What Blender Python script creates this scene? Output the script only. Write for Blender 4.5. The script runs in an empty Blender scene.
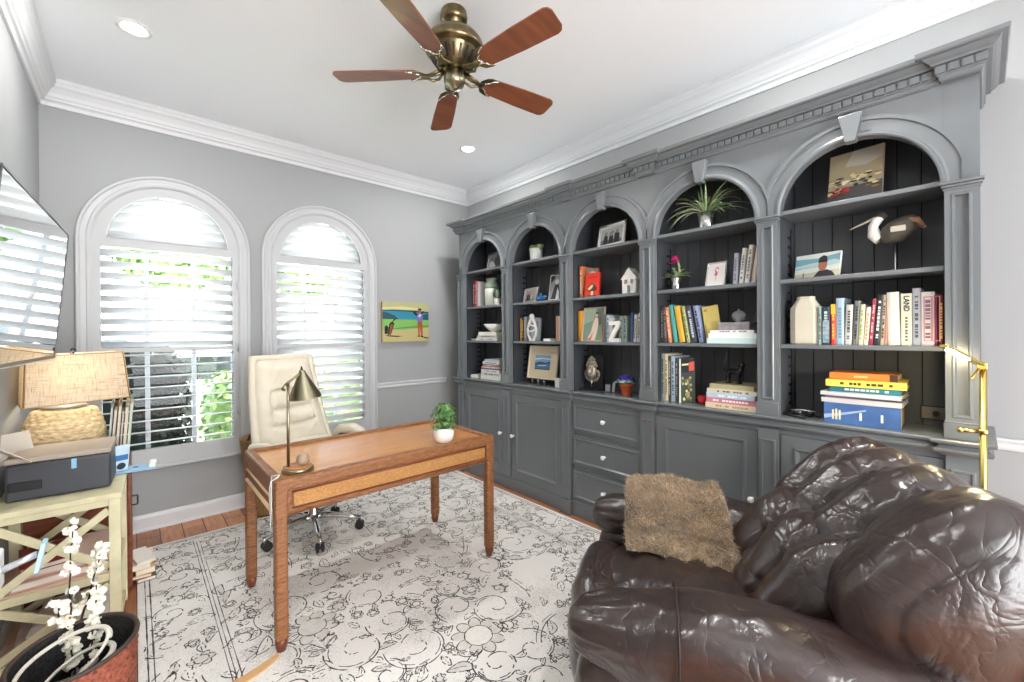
import bpy, bmesh, math, random
from mathutils import Vector, Matrix, Euler
SC = bpy.context.scene
COL = SC.collection
PI = math.pi
rnd = random.Random(7)

# ------------------------------------------------------------------ camera, sky, sun, exposure
cam = bpy.data.cameras.new('camera')
camo = bpy.data.objects.new('camera', cam); COL.objects.link(camo)
cam.sensor_width = 36.0; cam.lens = 420.6 / 1024 * 36
cam.shift_x = 0.0006; cam.shift_y = -0.0066; cam.clip_start = 0.02
_y, _p, _r = math.radians(41.86), math.radians(-0.15), math.radians(-0.46)
_f = Vector((math.sin(_y), math.cos(_y), 0)); _rt = Vector((math.cos(_y), -math.sin(_y), 0)); _up = Vector((0, 0, 1))
_f2 = _f * math.cos(_p) + _up * math.sin(_p); _u2 = _up * math.cos(_p) - _f * math.sin(_p)
_r3 = _rt * math.cos(_r) + _u2 * math.sin(_r); _u3 = _u2 * math.cos(_r) - _rt * math.sin(_r)
camo.matrix_world = Matrix(((_r3.x, _u3.x, -_f2.x, 0), (_r3.y, _u3.y, -_f2.y, 0), (_r3.z, _u3.z, -_f2.z, 1.40), (0, 0, 0, 1)))
SC.camera = camo
SC.view_settings.view_transform = 'Standard'; SC.view_settings.look = 'None'
SC.view_settings.gamma = 1.0; SC.view_settings.use_curve_mapping = False
SC.view_settings.exposure = 1.2
SC.cycles.use_denoising = True
SC.cycles.max_bounces = 10; SC.cycles.diffuse_bounces = 6; SC.cycles.transparent_max_bounces = 16
SC.cycles.sample_clamp_indirect = 40.0

world = bpy.data.worlds.new('sky'); SC.world = world; world.use_nodes = True
_nt = world.node_tree; _bg = _nt.nodes['Background']
_tc = _nt.nodes.new('ShaderNodeTexCoord'); _sx = _nt.nodes.new('ShaderNodeSeparateXYZ')
_nt.links.new(_tc.outputs['Generated'], _sx.inputs[0])
def _range(src, a, b_, c, d):
    n = _nt.nodes.new('ShaderNodeMapRange'); n.interpolation_type = 'SMOOTHSTEP'
    for i, v in enumerate((a, b_, c, d)): n.inputs[i + 1].default_value = v
    _nt.links.new(src, n.inputs[0]); return n.outputs[0]
# bright cool sky on the window side; added fill from behind the camera, brighter from below
SKY_BACK, FILL_UP, FILL_DOWN = 4.6, 5.8, 6.2
_side = _range(_sx.outputs['Y'], -0.15, 0.15, 0, 1)
_fill = _range(_sx.outputs['Z'], -0.35, 0.15, FILL_DOWN, FILL_UP)
_mx = _nt.nodes.new('ShaderNodeMix'); _mx.data_type = 'FLOAT'
_nt.links.new(_side, _mx.inputs[0]); _nt.links.new(_fill, _mx.inputs[2]); _mx.inputs[3].default_value = SKY_BACK
_mc = _nt.nodes.new('ShaderNodeMix'); _mc.data_type = 'RGBA'; _nt.links.new(_side, _mc.inputs[0])
_mc.inputs[6].default_value = (0.97, 0.985, 1.0, 1); _mc.inputs[7].default_value = (0.70, 0.86, 1.0, 1)
_nt.links.new(_mc.outputs[2], _bg.inputs[0]); _nt.links.new(_mx.outputs[0], _bg.inputs[1])

_sd = bpy.data.lights.new('sun', 'SUN'); _sd.energy = 25.0; _sd.angle = 0.02; _sd.color = (1, 0.95, 0.87)
_so = bpy.data.objects.new('sun', _sd); COL.objects.link(_so)
_so.rotation_euler = Vector((0.50, 0.60, 0.85)).to_track_quat('Z', 'Y').to_euler()

# ------------------------------------------------------------------ materials
MATS = {}
def mat(name, col, rough=0.5, metal=0.0, spec=0.5, var=None, bump=None, coat=0.0, emit=None, sheen=0.0, trans=0.0, alpha=1.0, ior=1.45):
    """var=(scale, amount, stretch xyz) varies the colour; bump=(scale, strength, stretch)"""
    if name in MATS: return MATS[name]
    m = bpy.data.materials.new(name); m.use_nodes = True
    nt = m.node_tree; b = nt.nodes['Principled BSDF']
    b.inputs['Base Color'].default_value = (*col, 1); b.inputs['Roughness'].default_value = rough
    b.inputs['Metallic'].default_value = metal; b.inputs['Specular IOR Level'].default_value = spec
    b.inputs['Coat Weight'].default_value = coat; b.inputs['Sheen Weight'].default_value = sheen
    b.inputs['Transmission Weight'].default_value = trans; b.inputs['Alpha'].default_value = alpha; b.inputs['IOR'].default_value = ior
    if emit: b.inputs['Emission Color'].default_value = (*emit[0], 1); b.inputs['Emission Strength'].default_value = emit[1]
    def tex(scale, stretch, detail=4):
        tc = nt.nodes.new('ShaderNodeTexCoord'); mp = nt.nodes.new('ShaderNodeMapping'); n = nt.nodes.new('ShaderNodeTexNoise')
        mp.inputs['Scale'].default_value = stretch; n.inputs['Scale'].default_value = scale; n.inputs['Detail'].default_value = detail
        nt.links.new(tc.outputs['Object'], mp.inputs[0]); nt.links.new(mp.outputs[0], n.inputs['Vector'])
        return n
    if var:
        n = tex(var[0], var[2] if len(var) > 2 else (1, 1, 1)); r = nt.nodes.new('ShaderNodeValToRGB')
        a = var[1]
        r.color_ramp.elements[0].color = (*[max(0, c * (1 - a)) for c in col], 1); r.color_ramp.elements[0].position = 0.3
        r.color_ramp.elements[1].color = (*[min(1, c * (1 + a)) for c in col], 1); r.color_ramp.elements[1].position = 0.7
        nt.links.new(n.outputs['Fac'], r.inputs[0]); nt.links.new(r.outputs[0], b.inputs['Base Color'])
    if bump:
        n = tex(bump[0], bump[2] if len(bump) > 2 else (1, 1, 1)); bp = nt.nodes.new('ShaderNodeBump')
        bp.inputs['Strength'].default_value = bump[1]; bp.inputs['Distance'].default_value = 0.01
        nt.links.new(n.outputs['Fac'], bp.inputs['Height']); nt.links.new(bp.outputs[0], b.inputs['Normal'])
    MATS[name] = m
    return m
def rgb(r, g, b):      # sRGB 0-255 to linear
    f = lambda c: (c / 255 / 12.92) if c <= 10 else ((c / 255 + 0.055) / 1.055) ** 2.4
    return (f(r), f(g), f(b))
def paint(r, g, b, rough=0.6): return mat('colour_%d_%d_%d_%d' % (r, g, b, int(rough * 100)), rgb(r, g, b), rough)

WALL = mat('wall_paint', rgb(162, 164, 165), 0.85, bump=(180, 0.06))
CEIL = mat('ceiling_paint', rgb(244, 247, 250), 0.9, bump=(60, 0.12))
TRIM = mat('trim_paint', rgb(218, 220, 222), 0.4)
SHUT = mat('shutter_paint_shaded', rgb(186, 188, 190), 0.4)  # frame part of the shutters: its shade is put into the colour
CASING = mat('casing_paint_shaded', rgb(190, 192, 194), 0.4)  # copy of the trim paint, darkened against the front light
BLADE = mat('louver_paint_lit', rgb(244, 245, 246), 0.4)  # same shutter paint, whiter: daylight on the louvers put into the colour
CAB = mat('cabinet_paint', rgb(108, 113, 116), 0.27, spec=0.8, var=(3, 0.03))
INNER = mat('cabinet_inner_shaded', rgb(66, 69, 74), 0.4, var=(4, 0.06))  # dividers and top panels: shade inside the bays put into the colour
BACKP = mat('back_boards_shaded', rgb(78, 80, 83), 0.5, var=(6, 0.15, (1, 1, 0.15)))  # board grain, darkened overall for the shade at the back of the bays
DARK = mat('dark_gap', (0.01, 0.01, 0.012), 0.8)
BLACK = mat('black_plastic', (0.015, 0.015, 0.017), 0.4)
WHITE = mat('white_ceramic', rgb(238, 236, 230), 0.3)
PAPER = mat('page_paper', rgb(228, 222, 208), 0.9, var=(300, 0.1, (1, 1, 8)))
CHROME = mat('chrome', (0.75, 0.76, 0.78), 0.12, 1.0)
SILVER = mat('brushed_silver', (0.62, 0.62, 0.62), 0.25, 1.0)
BRASS = mat('brass', rgb(214, 190, 112), 0.25, 1.0)
ABRASS = mat('antique_brass', rgb(126, 114, 84), 0.28, 1.0, var=(30, 0.25))
NICKEL = mat('brushed_nickel_olive', rgb(160, 154, 128), 0.3, 1.0)
KNOB = mat('knob_white', rgb(236, 236, 232), 0.15, spec=0.8)
LEATHER = mat('brown_leather', rgb(46, 32, 29), 0.3, spec=0.7, var=(7, 0.3), coat=0.5)
def _leather(m):
    nt = m.node_tree; b = nt.nodes['Principled BSDF']; b.inputs['Coat Roughness'].default_value = 0.22
    tc = nt.nodes.new('ShaderNodeTexCoord'); last = None
    def layer(scale, stretch, dist, strength, ridged):
        nonlocal last
        mp = nt.nodes.new('ShaderNodeMapping'); mp.inputs['Scale'].default_value = stretch; n = nt.nodes.new('ShaderNodeTexNoise'); n.inputs['Scale'].default_value = scale; n.inputs['Detail'].default_value = 3; n.inputs['Distortion'].default_value = 0.8
        nt.links.new(tc.outputs['Object'], mp.inputs[0]); nt.links.new(mp.outputs[0], n.inputs['Vector']); h = n.outputs['Fac']
        if ridged:
            a = nt.nodes.new('ShaderNodeMath'); a.operation = 'SUBTRACT'; a.inputs[1].default_value = 0.5; nt.links.new(h, a.inputs[0])
            c = nt.nodes.new('ShaderNodeMath'); c.operation = 'ABSOLUTE'; nt.links.new(a.outputs[0], c.inputs[0])
            d = nt.nodes.new('ShaderNodeMath'); d.operation = 'POWER'; d.inputs[1].default_value = 0.6; nt.links.new(c.outputs[0], d.inputs[0]); h = d.outputs[0]
        bp = nt.nodes.new('ShaderNodeBump'); bp.inputs['Strength'].default_value = strength; bp.inputs['Distance'].default_value = dist; nt.links.new(h, bp.inputs['Height'])
        if last: nt.links.new(last, bp.inputs['Normal'])
        last = bp.outputs[0]
    layer(3.4, (1.0, 1.9, 1.9), 0.014, 0.45, True); layer(10, (1, 1.3, 1.3), 0.004, 0.38, True); layer(70, (1, 1, 1), 0.0015, 0.25, False)
    nt.links.new(last, b.inputs['Normal']); nt.links.new(last, b.inputs['Coat Normal'])
_leather(LEATHER)
CREAM = mat('cream_leather', rgb(220, 212, 193), 0.5, bump=(14, 0.25))
DESKW = mat('desk_top_wood', rgb(202, 138, 76), 0.2, var=(5, 0.18, (1, 9, 1)), coat=0.4)
RATTAN = mat('rattan_wrap', rgb(138, 90, 54), 0.38, var=(26, 0.38, (1, 1, 5)), bump=(90, 0.5))
WEAVE = mat('woven_panel', rgb(176, 126, 72), 0.5, var=(140, 0.35, (1, 1, 2.5)), bump=(160, 0.5))
MAHOG = mat('mahogany', rgb(120, 64, 38), 0.35, var=(5, 0.3, (1, 1, 8)))
SAGE = mat('sage_paint', rgb(214, 207, 170), 0.5, var=(20, 0.08))
WICKER = mat('wicker_brown', rgb(150, 116, 76), 0.7, var=(90, 0.5), bump=(120, 0.8))
REDWICK = mat('wicker_red', rgb(158, 88, 68), 0.5, var=(75, 0.6), bump=(75, 1.0))
GREEN = mat('leaf_green', rgb(84, 128, 66), 0.5, var=(25, 0.35))
LGREEN = mat('leaf_light', rgb(150, 172, 120), 0.5, var=(30, 0.25))
TERRA = mat('terracotta', rgb(196, 92, 52), 0.7)
PETAL = mat('petal_white', rgb(250, 246, 232), 0.6)
TWIG = mat('twig', rgb(60, 44, 34), 0.8)

def link_color(m, build):
    nt = m.node_tree; b = nt.nodes['Principled BSDF']; nt.links.new(build(nt), b.inputs['Base Color'])

def glass_mat(name, tint=(1, 1, 1), refl=0.12):
    if name in MATS: return MATS[name]
    m = bpy.data.materials.new(name); m.use_nodes = True; nt = m.node_tree
    for n in list(nt.nodes):
        if n.type != 'OUTPUT_MATERIAL': nt.nodes.remove(n)
    t = nt.nodes.new('ShaderNodeBsdfTransparent'); g = nt.nodes.new('ShaderNodeBsdfGlossy'); x = nt.nodes.new('ShaderNodeMixShader'); fr = nt.nodes.new('ShaderNodeFresnel')
    t.inputs[0].default_value = (*tint, 1); g.inputs['Roughness'].default_value = 0.02; fr.inputs[0].default_value = 1.0 + refl * 3
    nt.links.new(fr.outputs[0], x.inputs[0]); nt.links.new(t.outputs[0], x.inputs[1]); nt.links.new(g.outputs[0], x.inputs[2])
    nt.links.new(x.outputs[0], nt.nodes['Material Output'].inputs[0]); MATS[name] = m
    return m
GLASS = glass_mat('window_glass')

# ------------------------------------------------------------------ objects
def tag(o, label=None, cat=None, group=None, kind=None):
    if label: o['label'] = label
    if cat: o['category'] = cat
    if group: o['group'] = group
    if kind: o['kind'] = kind
    return o
def thing(name, label, cat, loc=(0, 0, 0), rz=0.0, group=None, rot=None):
    o = bpy.data.objects.new(name, None); COL.objects.link(o); o.empty_display_size = 0.05
    o.location = loc; o.rotation_euler = rot if rot else (0, 0, rz)
    return tag(o, label, cat, group)
def root_matrix(o):
    while o.parent: o = o.parent
    return Matrix.LocRotScale(o.location, o.rotation_euler, None)

class MB:
    """collects shapes into one mesh; mi = material slot"""
    def __init__(self): self.bm = bmesh.new(); self.mi = 0; self.T = None
    def v(self, p):
        p = Vector(p)
        if self.T: p = self.T @ p
        return self.bm.verts.new(p)
    def face(self, vs, smooth=False):
        try: f = self.bm.faces.new(vs)
        except ValueError: return None
        f.material_index = self.mi; f.smooth = smooth
        return f
    def poly(self, pts): return self.face([self.v(p) for p in pts])
    def grid(self, rows, smooth=True, closed_u=False, closed_v=False):
        V = [[self.v(p) for p in r] for r in rows]
        n, m = len(V), len(V[0])
        for i in range(n if closed_v else n - 1):
            for j in range(m if closed_u else m - 1):
                self.face([V[i][j], V[i][(j + 1) % m], V[(i + 1) % n][(j + 1) % m], V[(i + 1) % n][j]], smooth)
        return V
    def box(self, x0, x1, y0, y1, z0, z1, bev=0.0, seg=2):
        P = [(x, y, z) for z in (z0, z1) for y in (y0, y1) for x in (x0, x1)]
        V = [self.v(p) for p in P]
        F = [self.face([V[i] for i in q]) for q in ((0, 2, 3, 1), (4, 5, 7, 6), (0, 1, 5, 4), (1, 3, 7, 5), (3, 2, 6, 7), (2, 0, 4, 6))]
        if bev > 0:
            es = list({e for f in F for e in f.edges})
            r = bmesh.ops.bevel(self.bm, geom=es, offset=bev, segments=seg, profile=0.5, affect='EDGES')
            for f in r['faces']: f.material_index = self.mi; f.smooth = True
        return self
    def bar(self, a, b, w, h, up=(0, 0, 1), bev=0.0):
        a, b = Vector(a), Vector(b); d = (b - a); L = d.length; d.normalize()
        u = Vector(up); s = d.cross(u)
        if s.length < 1e-4: s = d.cross(Vector((1, 0, 0)))
        s.normalize(); u = s.cross(d)
        old = self.T
        T = Matrix(((d.x, s.x, u.x, a.x), (d.y, s.y, u.y, a.y), (d.z, s.z, u.z, a.z), (0, 0, 0, 1)))
        self.T = (old @ T) if old else T
        self.box(0, L, -w / 2, w / 2, -h / 2, h / 2, bev); self.T = old
        return self
    def tube(self, pts, r, n=10, caps=True, closed=False, smooth=True):
        pts = [Vector(p) for p in pts]; N = len(pts)
        rs = r if isinstance(r, (list, tuple)) else [r] * N
        rows = []; s = None
        for i, p in enumerate(pts):
            if closed: d = pts[(i + 1) % N] - pts[i - 1]
            else: d = pts[min(i + 1, N - 1)] - pts[max(i - 1, 0)]
            d.normalize()
            if s is None:
                s = d.cross(Vector((0, 0, 1)))
                if s.length < 1e-3: s = d.cross(Vector((1, 0, 0)))
            s = s - d * s.dot(d); s.normalize(); u = d.cross(s)
            rows.append([p + (s * math.cos(2 * PI * k / n) + u * math.sin(2 * PI * k / n)) * rs[i] for k in range(n)])
        V = self.grid(rows, smooth, closed_u=True, closed_v=closed)
        if caps and not closed:
            self.face(list(reversed(V[0]))); self.face(V[-1])
        return self
    def lathe(self, prof, c=(0, 0, 0), n=24, smooth=True, sx=1.0, sy=1.0, axis=None):
        """prof: (radius, z) from bottom to top"""
        rows = []
        for r, z in prof:
            rows.append([(c[0] + max(r, 1e-4) * sx * math.cos(2 * PI * k / n), c[1] + max(r, 1e-4) * sy * math.sin(2 * PI * k / n), c[2] + z) for k in range(n)])
        V = self.grid(rows, smooth, closed_u=True)
        self.face(list(reversed(V[0]))); self.face(V[-1])
        return self
    def ball(self, c, r, n=16, m=10, sx=1, sy=1, sz=1):
        prof = [(r * math.sin(PI * i / m), -r * sz * math.cos(PI * i / m)) for i in range(m + 1)]
        return self.lathe(prof, c, n, True, sx, sy)
    def prism(self, pts, d):
        """extrude polygon pts by vector d"""
        d = Vector(d); A = [self.v(p) for p in pts]; B = [self.v(Vector(p) + d) for p in pts]
        self.face(list(reversed(A))); self.face(B); n = len(pts)
        for i in range(n): self.face([A[i], A[(i + 1) % n], B[(i + 1) % n], B[i]])
        return self
    def loops(self, rects, smooth=False):
        """rects: list of 4-point loops, bridged, last capped"""
        L = [[self.v(p) for p in r] for r in rects]
        for a, b in zip(L, L[1:]):
            n = len(a)
            for i in range(n): self.face([a[i], a[(i + 1) % n], b[(i + 1) % n], b[i]], smooth)
        self.face(L[-1])
        return self
    def build(self, name, mats, parent=None, world=False, recalc=True, bevel=0.0, subsurf=0):
        bm = self.bm
        if recalc: bmesh.ops.recalc_face_normals(bm, faces=bm.faces)
        if world and parent is not None:
            bm.transform(root_matrix(parent).inverted())
        me = bpy.data.meshes.new(name); bm.to_mesh(me); bm.free()
        for m in (mats if isinstance(mats, (list, tuple)) else [mats]): me.materials.append(m)
        o = bpy.data.objects.new(name, me); COL.objects.link(o)
        if parent is not None: o.parent = parent
        if bevel:
            b = o.modifiers.new('edge', 'BEVEL'); b.width = bevel; b.segments = 2; b.limit_method = 'ANGLE'; b.angle_limit = 0.6
        if subsurf:
            s = o.modifiers.new('smooth', 'SUBSURF'); s.levels = subsurf; s.render_levels = subsurf
        return o

def yz_rect(y0, y1, z0, z1, x): return [(x, y0, z0), (x, y1, z0), (x, y1, z1), (x, y0, z1)]
def panel_x(mb, y0, y1, z0, z1, steps, back=None):
    """nested rectangles facing -x; steps = [(inset, x), ...]"""
    rs = []
    if back is not None: rs.append(yz_rect(y0, y1, z0, z1, back))
    for i, x in steps: rs.append(yz_rect(y0 + i, y1 - i, z0 + i, z1 - i, x))
    mb.loops(rs)
def sweep_plan(mb, path, prof, closed=False, smooth=False):
    """path: plan points (x, y); prof: (outward offset, z); outward = right side of travel"""
    P = [Vector((p[0], p[1])) for p in path]; n = len(P); rows = []
    for i in range(n):
        d0 = (P[i] - P[i - 1]).normalized() if i > 0 or closed else None
        d1 = (P[(i + 1) % n] - P[i]).normalized() if i < n - 1 or closed else None
        n0 = Vector((d0.y, -d0.x)) if d0 else None; n1 = Vector((d1.y, -d1.x)) if d1 else None
        if n0 is None: m = n1
        elif n1 is None: m = n0
        else:
            m = n0 + n1; m = m / max(m.dot(n0), 1e-3)
        rows.append([(P[i].x + m.x * d, P[i].y + m.y * d, z) for d, z in prof])
    mb.grid(rows, smooth, closed_v=closed)
    if not closed:
        mb.poly(rows[0]); mb.poly(rows[-1])
def sweep_xz(mb, path, prof, y0, smooth=False):
    """path in the wall plane (x, z), normals given: path items (x, z, nx, nz); prof: (offset along normal, y protrusion toward room)"""
    rows = [[(x + nx * o, y0 - p, z + nz * o) for o, p in prof] for x, z, nx, nz in path]
    mb.grid(rows, smooth, closed_u=True)
    mb.poly(rows[0]); mb.poly(rows[-1])

# ================================================================== THE ROOM
XL, XR, YB, YF, ZC = -0.447, 2.927, 4.017, -2.4, 3.05
WT = 0.16
# ---- floor: oak planks running away from the door
FLOOR = mat('oak_floor', (0.3, 0.15, 0.07), 0.35)
def _floor(nt):
    tc = nt.nodes.new('ShaderNodeTexCoord'); mp = nt.nodes.new('ShaderNodeMapping'); mp.inputs['Rotation'].default_value = (0, 0, PI / 2)
    br = nt.nodes.new('ShaderNodeTexBrick'); br.inputs['Scale'].default_value = 1.0; br.inputs['Brick Width'].default_value = 1.1; br.inputs['Row Height'].default_value = 0.125
    br.inputs['Mortar Size'].default_value = 0.003; br.inputs['Color1'].default_value = (*rgb(222, 158, 110), 1); br.inputs['Color2'].default_value = (*rgb(160, 100, 66), 1); br.inputs['Mortar'].default_value = (*rgb(58, 34, 22), 1)
    nt.links.new(tc.outputs['Object'], mp.inputs[0]); nt.links.new(mp.outputs[0], br.inputs[0])
    m2 = nt.nodes.new('ShaderNodeMapping'); m2.inputs['Scale'].default_value = (26, 3, 1); no = nt.nodes.new('ShaderNodeTexNoise'); no.inputs['Scale'].default_value = 2.2; no.inputs['Detail'].default_value = 6
    nt.links.new(tc.outputs['Object'], m2.inputs[0]); nt.links.new(m2.outputs[0], no.inputs[0])
    mx = nt.nodes.new('ShaderNodeMix'); mx.data_type = 'RGBA'; mx.blend_type = 'MULTIPLY'; mx.inputs[0].default_value = 0.55
    rp = nt.nodes.new('ShaderNodeValToRGB'); rp.color_ramp.elements[0].position = 0.3; rp.color_ramp.elements[0].color = (0.35, 0.3, 0.28, 1); rp.color_ramp.elements[1].position = 0.65
    nt.links.new(no.outputs[0], rp.inputs[0]); nt.links.new(br.outputs[0], mx.inputs[6]); nt.links.new(rp.outputs[0], mx.inputs[7])
    return mx.outputs[2]
link_color(FLOOR, _floor)
b = MB(); b.box(XL - WT, XR + WT, YF, YB + WT, -0.12, 0.0); tag(b.build('floor', FLOOR), kind='structure')
b = MB(); b.box(XL - WT, XR + WT, YF, YB + WT, ZC, ZC + 0.15); tag(b.build('ceiling', CEIL), kind='structure')
b = MB(); b.box(XL - WT, XL, YF, YB + WT, 0, ZC); tag(b.build('wall_left', WALL), kind='structure')
b = MB(); b.box(XR, XR + WT, YF, YB + WT, 0, ZC); tag(b.build('wall_right', WALL), kind='structure')

WC = (0.209, 1.290); WR, SP, WB = 0.43, 2.065, 0.445     # window centres, half width, spring line, bottom
def arc(c, r, n=32): return [(c + r * math.cos(PI - PI * i / n), SP + r * math.sin(PI - PI * i / n)) for i in range(n + 1)]
def wall_with_arches(mb, y0, y1):
    xs = [XL]
    for c in WC: xs += [c - WR, c + WR]
    xs.append(XR)
    for i in range(0, len(xs), 2): mb.box(xs[i], xs[i + 1], y0, y1, 0, ZC)
    for c in WC:
        mb.box(c - WR, c + WR, y0, y1, 0, WB)
        A = arc(c, WR)
        for (xa, za), (xb, zb) in zip(A, A[1:]):
            mb.prism([(xa, y0, za), (xb, y0, zb), (xb, y0, ZC), (xa, y0, ZC)], (0, y1 - y0, 0))
b = MB(); b.box(XL - WT, -.35, YF - WT, YF, 0, ZC); b.box(1.75, XR + WT, YF - WT, YF, 0, ZC); b.box(-.35, 1.75, YF - WT, YF, 2.5, ZC); tag(b.build('wall_front_added', WALL), kind='structure')  # unseen wall behind the camera, added with its opening to shape the light
b = MB(); wall_with_arches(b, YB, YB + WT); tag(b.build('wall_back', WALL), kind='structure')

b = MB(); sweep_plan(b, [(XL, YF), (XL, YB), (XR, YB), (XR, YF)], [(0, 2.890), (0.012, 2.890), (0.012, 2.912), (0.018, 2.920), (0.03, 2.925), (0.034, 2.938), (0.042, 2.944), (0.05, 2.965), (0.066, 2.99), (0.08, 3.004), (0.084, 3.022), (0.088, 3.026), (0.088, 3.05), (0, 3.05)])
tag(b.build('trim_1', TRIM), kind='structure')
BBP = [(0, 0), (0.022, 0), (0.022, 0.012), (0.016, 0.02), (0.016, 0.095), (0.012, 0.11), (0.006, 0.118), (0, 0.118)]
b = MB(); sweep_plan(b, [(XL, YB), (2.60, YB)], BBP); tag(b.build('baseboard_back', TRIM), kind='structure')
b = MB(); sweep_plan(b, [(XL, YF), (XL, YB - 0.02)], BBP); tag(b.build('baseboard_left', TRIM), kind='structure')
b = MB(); sweep_plan(b, [(XR, -0.02), (XR, YF)], BBP); tag(b.build('baseboard_right', TRIM), kind='structure')
CRP = [(0, 0.855), (0.008, 0.855), (0.014, 0.866), (0.014, 0.874), (0.008, 0.88), (0.012, 0.89), (0.024, 0.898), (0.026, 0.908), (0, 0.91)]
b = MB(); sweep_plan(b, [(WC[1] + 0.5, YB), (2.60, YB)], CRP); tag(b.build('trim_2', TRIM), kind='structure')
b = MB(); sweep_plan(b, [(XR, -0.005), (XR, YF)], CRP); tag(b.build('trim_3', TRIM), kind='structure')

# ---- arched windows: casing, sash bars and glass are structure, the plantation shutters are things
MULL = mat('window_bar', rgb(200, 204, 210), 0.4)
def u_path(c, r, zb, n=36):
    P = [(c - r, zb, -1, 0), (c - r, SP, -1, 0)]
    for i in range(1, n): a = PI - PI * i / n; P.append((c + r * math.cos(a), SP + r * math.sin(a), math.cos(a), math.sin(a)))
    return P + [(c + r, SP, 1, 0), (c + r, zb, 1, 0)]
def make_window(n, c):
    b = MB(); sweep_xz(b, u_path(c, WR, WB), [(-0.012, 0.0), (-0.012, 0.02), (0.0, 0.028), (0.014, 0.028), (0.02, 0.022), (0.045, 0.026), (0.052, 0.036), (0.064, 0.036), (0.07, 0.028), (0.07, 0.0)], YB)
    b.box(c - WR - 0.07, c + WR + 0.07, YB - 0.03, YB, WB - 0.005, WB + 0.02, 0.004)
    w = b.build('window_%d' % n, CASING); tag(w, kind='structure')
    # outer sash
    b = MB(); ys = YB + 0.10
    sweep_xz(b, u_path(c, WR - 0.03, WB), [(-0.02, -0.1), (-0.02, -0.06), (0.03, -0.06), (0.03, -0.1)], YB)
    for x in (c - 0.14, c + 0.135): b.box(x - 0.014, x + 0.014, ys - 0.03, ys, WB, 2.05)
    b.box(c - 0.4, c + 0.4, ys - 0.035, ys + 0.005, 2.03, 2.07); b.box(c - 0.4, c + 0.4, ys - 0.035, ys + 0.005, WB, WB + 0.05)
    tag(b.build('sash_frame', MULL, w), kind='structure')
    b = MB(); A = arc(c, WR - 0.02); b.poly([(c - WR + 0.02, ys - 0.012, WB)] + [(x, ys - 0.012, z) for x, z in A] + [(c + WR - 0.02, ys - 0.012, WB)])
    tag(b.build('pane', GLASS, w), kind='structure')
make_window(1, WC[0]); make_window(2, WC[1])

def louver(mb, x0, x1, y, z, tilt, depth=0.086, th=0.011):
    """blade of oval section, outer edge lower by tilt"""
    n = 10; ca, sa = math.cos(tilt), math.sin(tilt); rows = []
    for x in (x0, x1):
        r = []
        for k in range(n):
            a = 2 * PI * k / n; u = depth / 2 * math.cos(a); w = th / 2 * math.sin(a)
            r.append((x, y + u * ca - w * sa, z - u * sa - w * ca))
        rows.append(r)
    V = mb.grid(rows, True, closed_u=True); mb.face(list(reversed(V[0]))); mb.face(V[1])
def shutter(c, label, tilts):
    t = thing('plantation_shutter', label, 'shutter', (c, YB + 0.02, WB), group='arched plantation shutters')
    y0, y1 = YB - 0.012, YB + 0.022; b = MB()
    # ring of the arch, rails and stiles
    ro, ri = WR, 0.352; n = 36
    for i in range(n):
        a0, a1 = PI * i / n, PI * (i + 1) / n
        q = [(c + r * math.cos(a), SP + r * math.sin(a)) for r, a in ((ri, a0), (ro, a0), (ro, a1), (ri, a1))]
        b.prism([(x, y0, z) for x, z in q], (0, y1 - y0, 0))
    b.box(c - WR + 0.001, c + WR - 0.001, y0 + 0.0006, y1, 2.025, 2.09)
    for s in (-1, 1):
        xa, xb = sorted((c + s * WR, c + s * 0.381)); b.box(xa, xb, y0, y1, WB + 0.02, SP)
    b.box(c - WR + 0.001, c + WR - 0.001, y0 + 0.0006, y1, WB + 0.0205, 0.583); b.box(c - 0.382, c + 0.382, y0 + 0.004, y1, 1.286, 1.318)
    b.build('frame', SHUT, t, world=True)
    b = MB()                                   # bead round the arched opening and the frame line
    pts = [(c - 0.352, y0 - 0.002, 2.09)] + [(c + 0.349 * math.cos(PI - PI * i / 40), y0 - 0.002, max(2.09, SP + 0.349 * math.sin(PI - PI * i / 40))) for i in range(41)] + [(c + 0.352, y0 - 0.002, 2.09)]
    b.tube(pts, 0.005, 6); b.tube([(c - 0.352, y0 - 0.002, 2.088), (c + 0.352, y0 - 0.002, 2.088)], 0.005, 6)
    b.build('arch_bead', TRIM, t, world=True)
    N = 18; pit = (2.022 - 0.583) / N
    for name, rng, tl in (('upper_louvers', range(9, N), tilts[0]), ('lower_louvers', range(0, 9), tilts[1])):
        b = MB()
        for i in rng: louver(b, c - 0.379, c + 0.379, YB + 0.03, 0.583 + pit * (i + 0.5), tl)
        b.build(name, BLADE, t, world=True)
    b = MB()
    for i in range(5):
        z = 2.115 + 0.066 * i; h = math.sqrt(max(0.0, 0.375 ** 2 - (z - SP) ** 2))
        if h > 0.04: louver(b, c - h, c + h, YB + 0.042, z, math.radians(50), 0.078)
    b.build('arch_louvers', BLADE, t, world=True)
    for z in (0.8, 1.3, 1.8):
        b = MB(); b.tube([(c + 0.41, y0 - 0.006, z - 0.03), (c + 0.41, y0 - 0.006, z + 0.03)], 0.006, 8); b.build('hinge', SHUT, t, world=True)
    return t
shutter(WC[0], 'white plantation shutter with arched top behind the linen table lamp', (math.radians(31), math.radians(7)))
shutter(WC[1], 'white plantation shutter with arched top behind the cream office chair', (math.radians(42), math.radians(52)))

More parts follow.
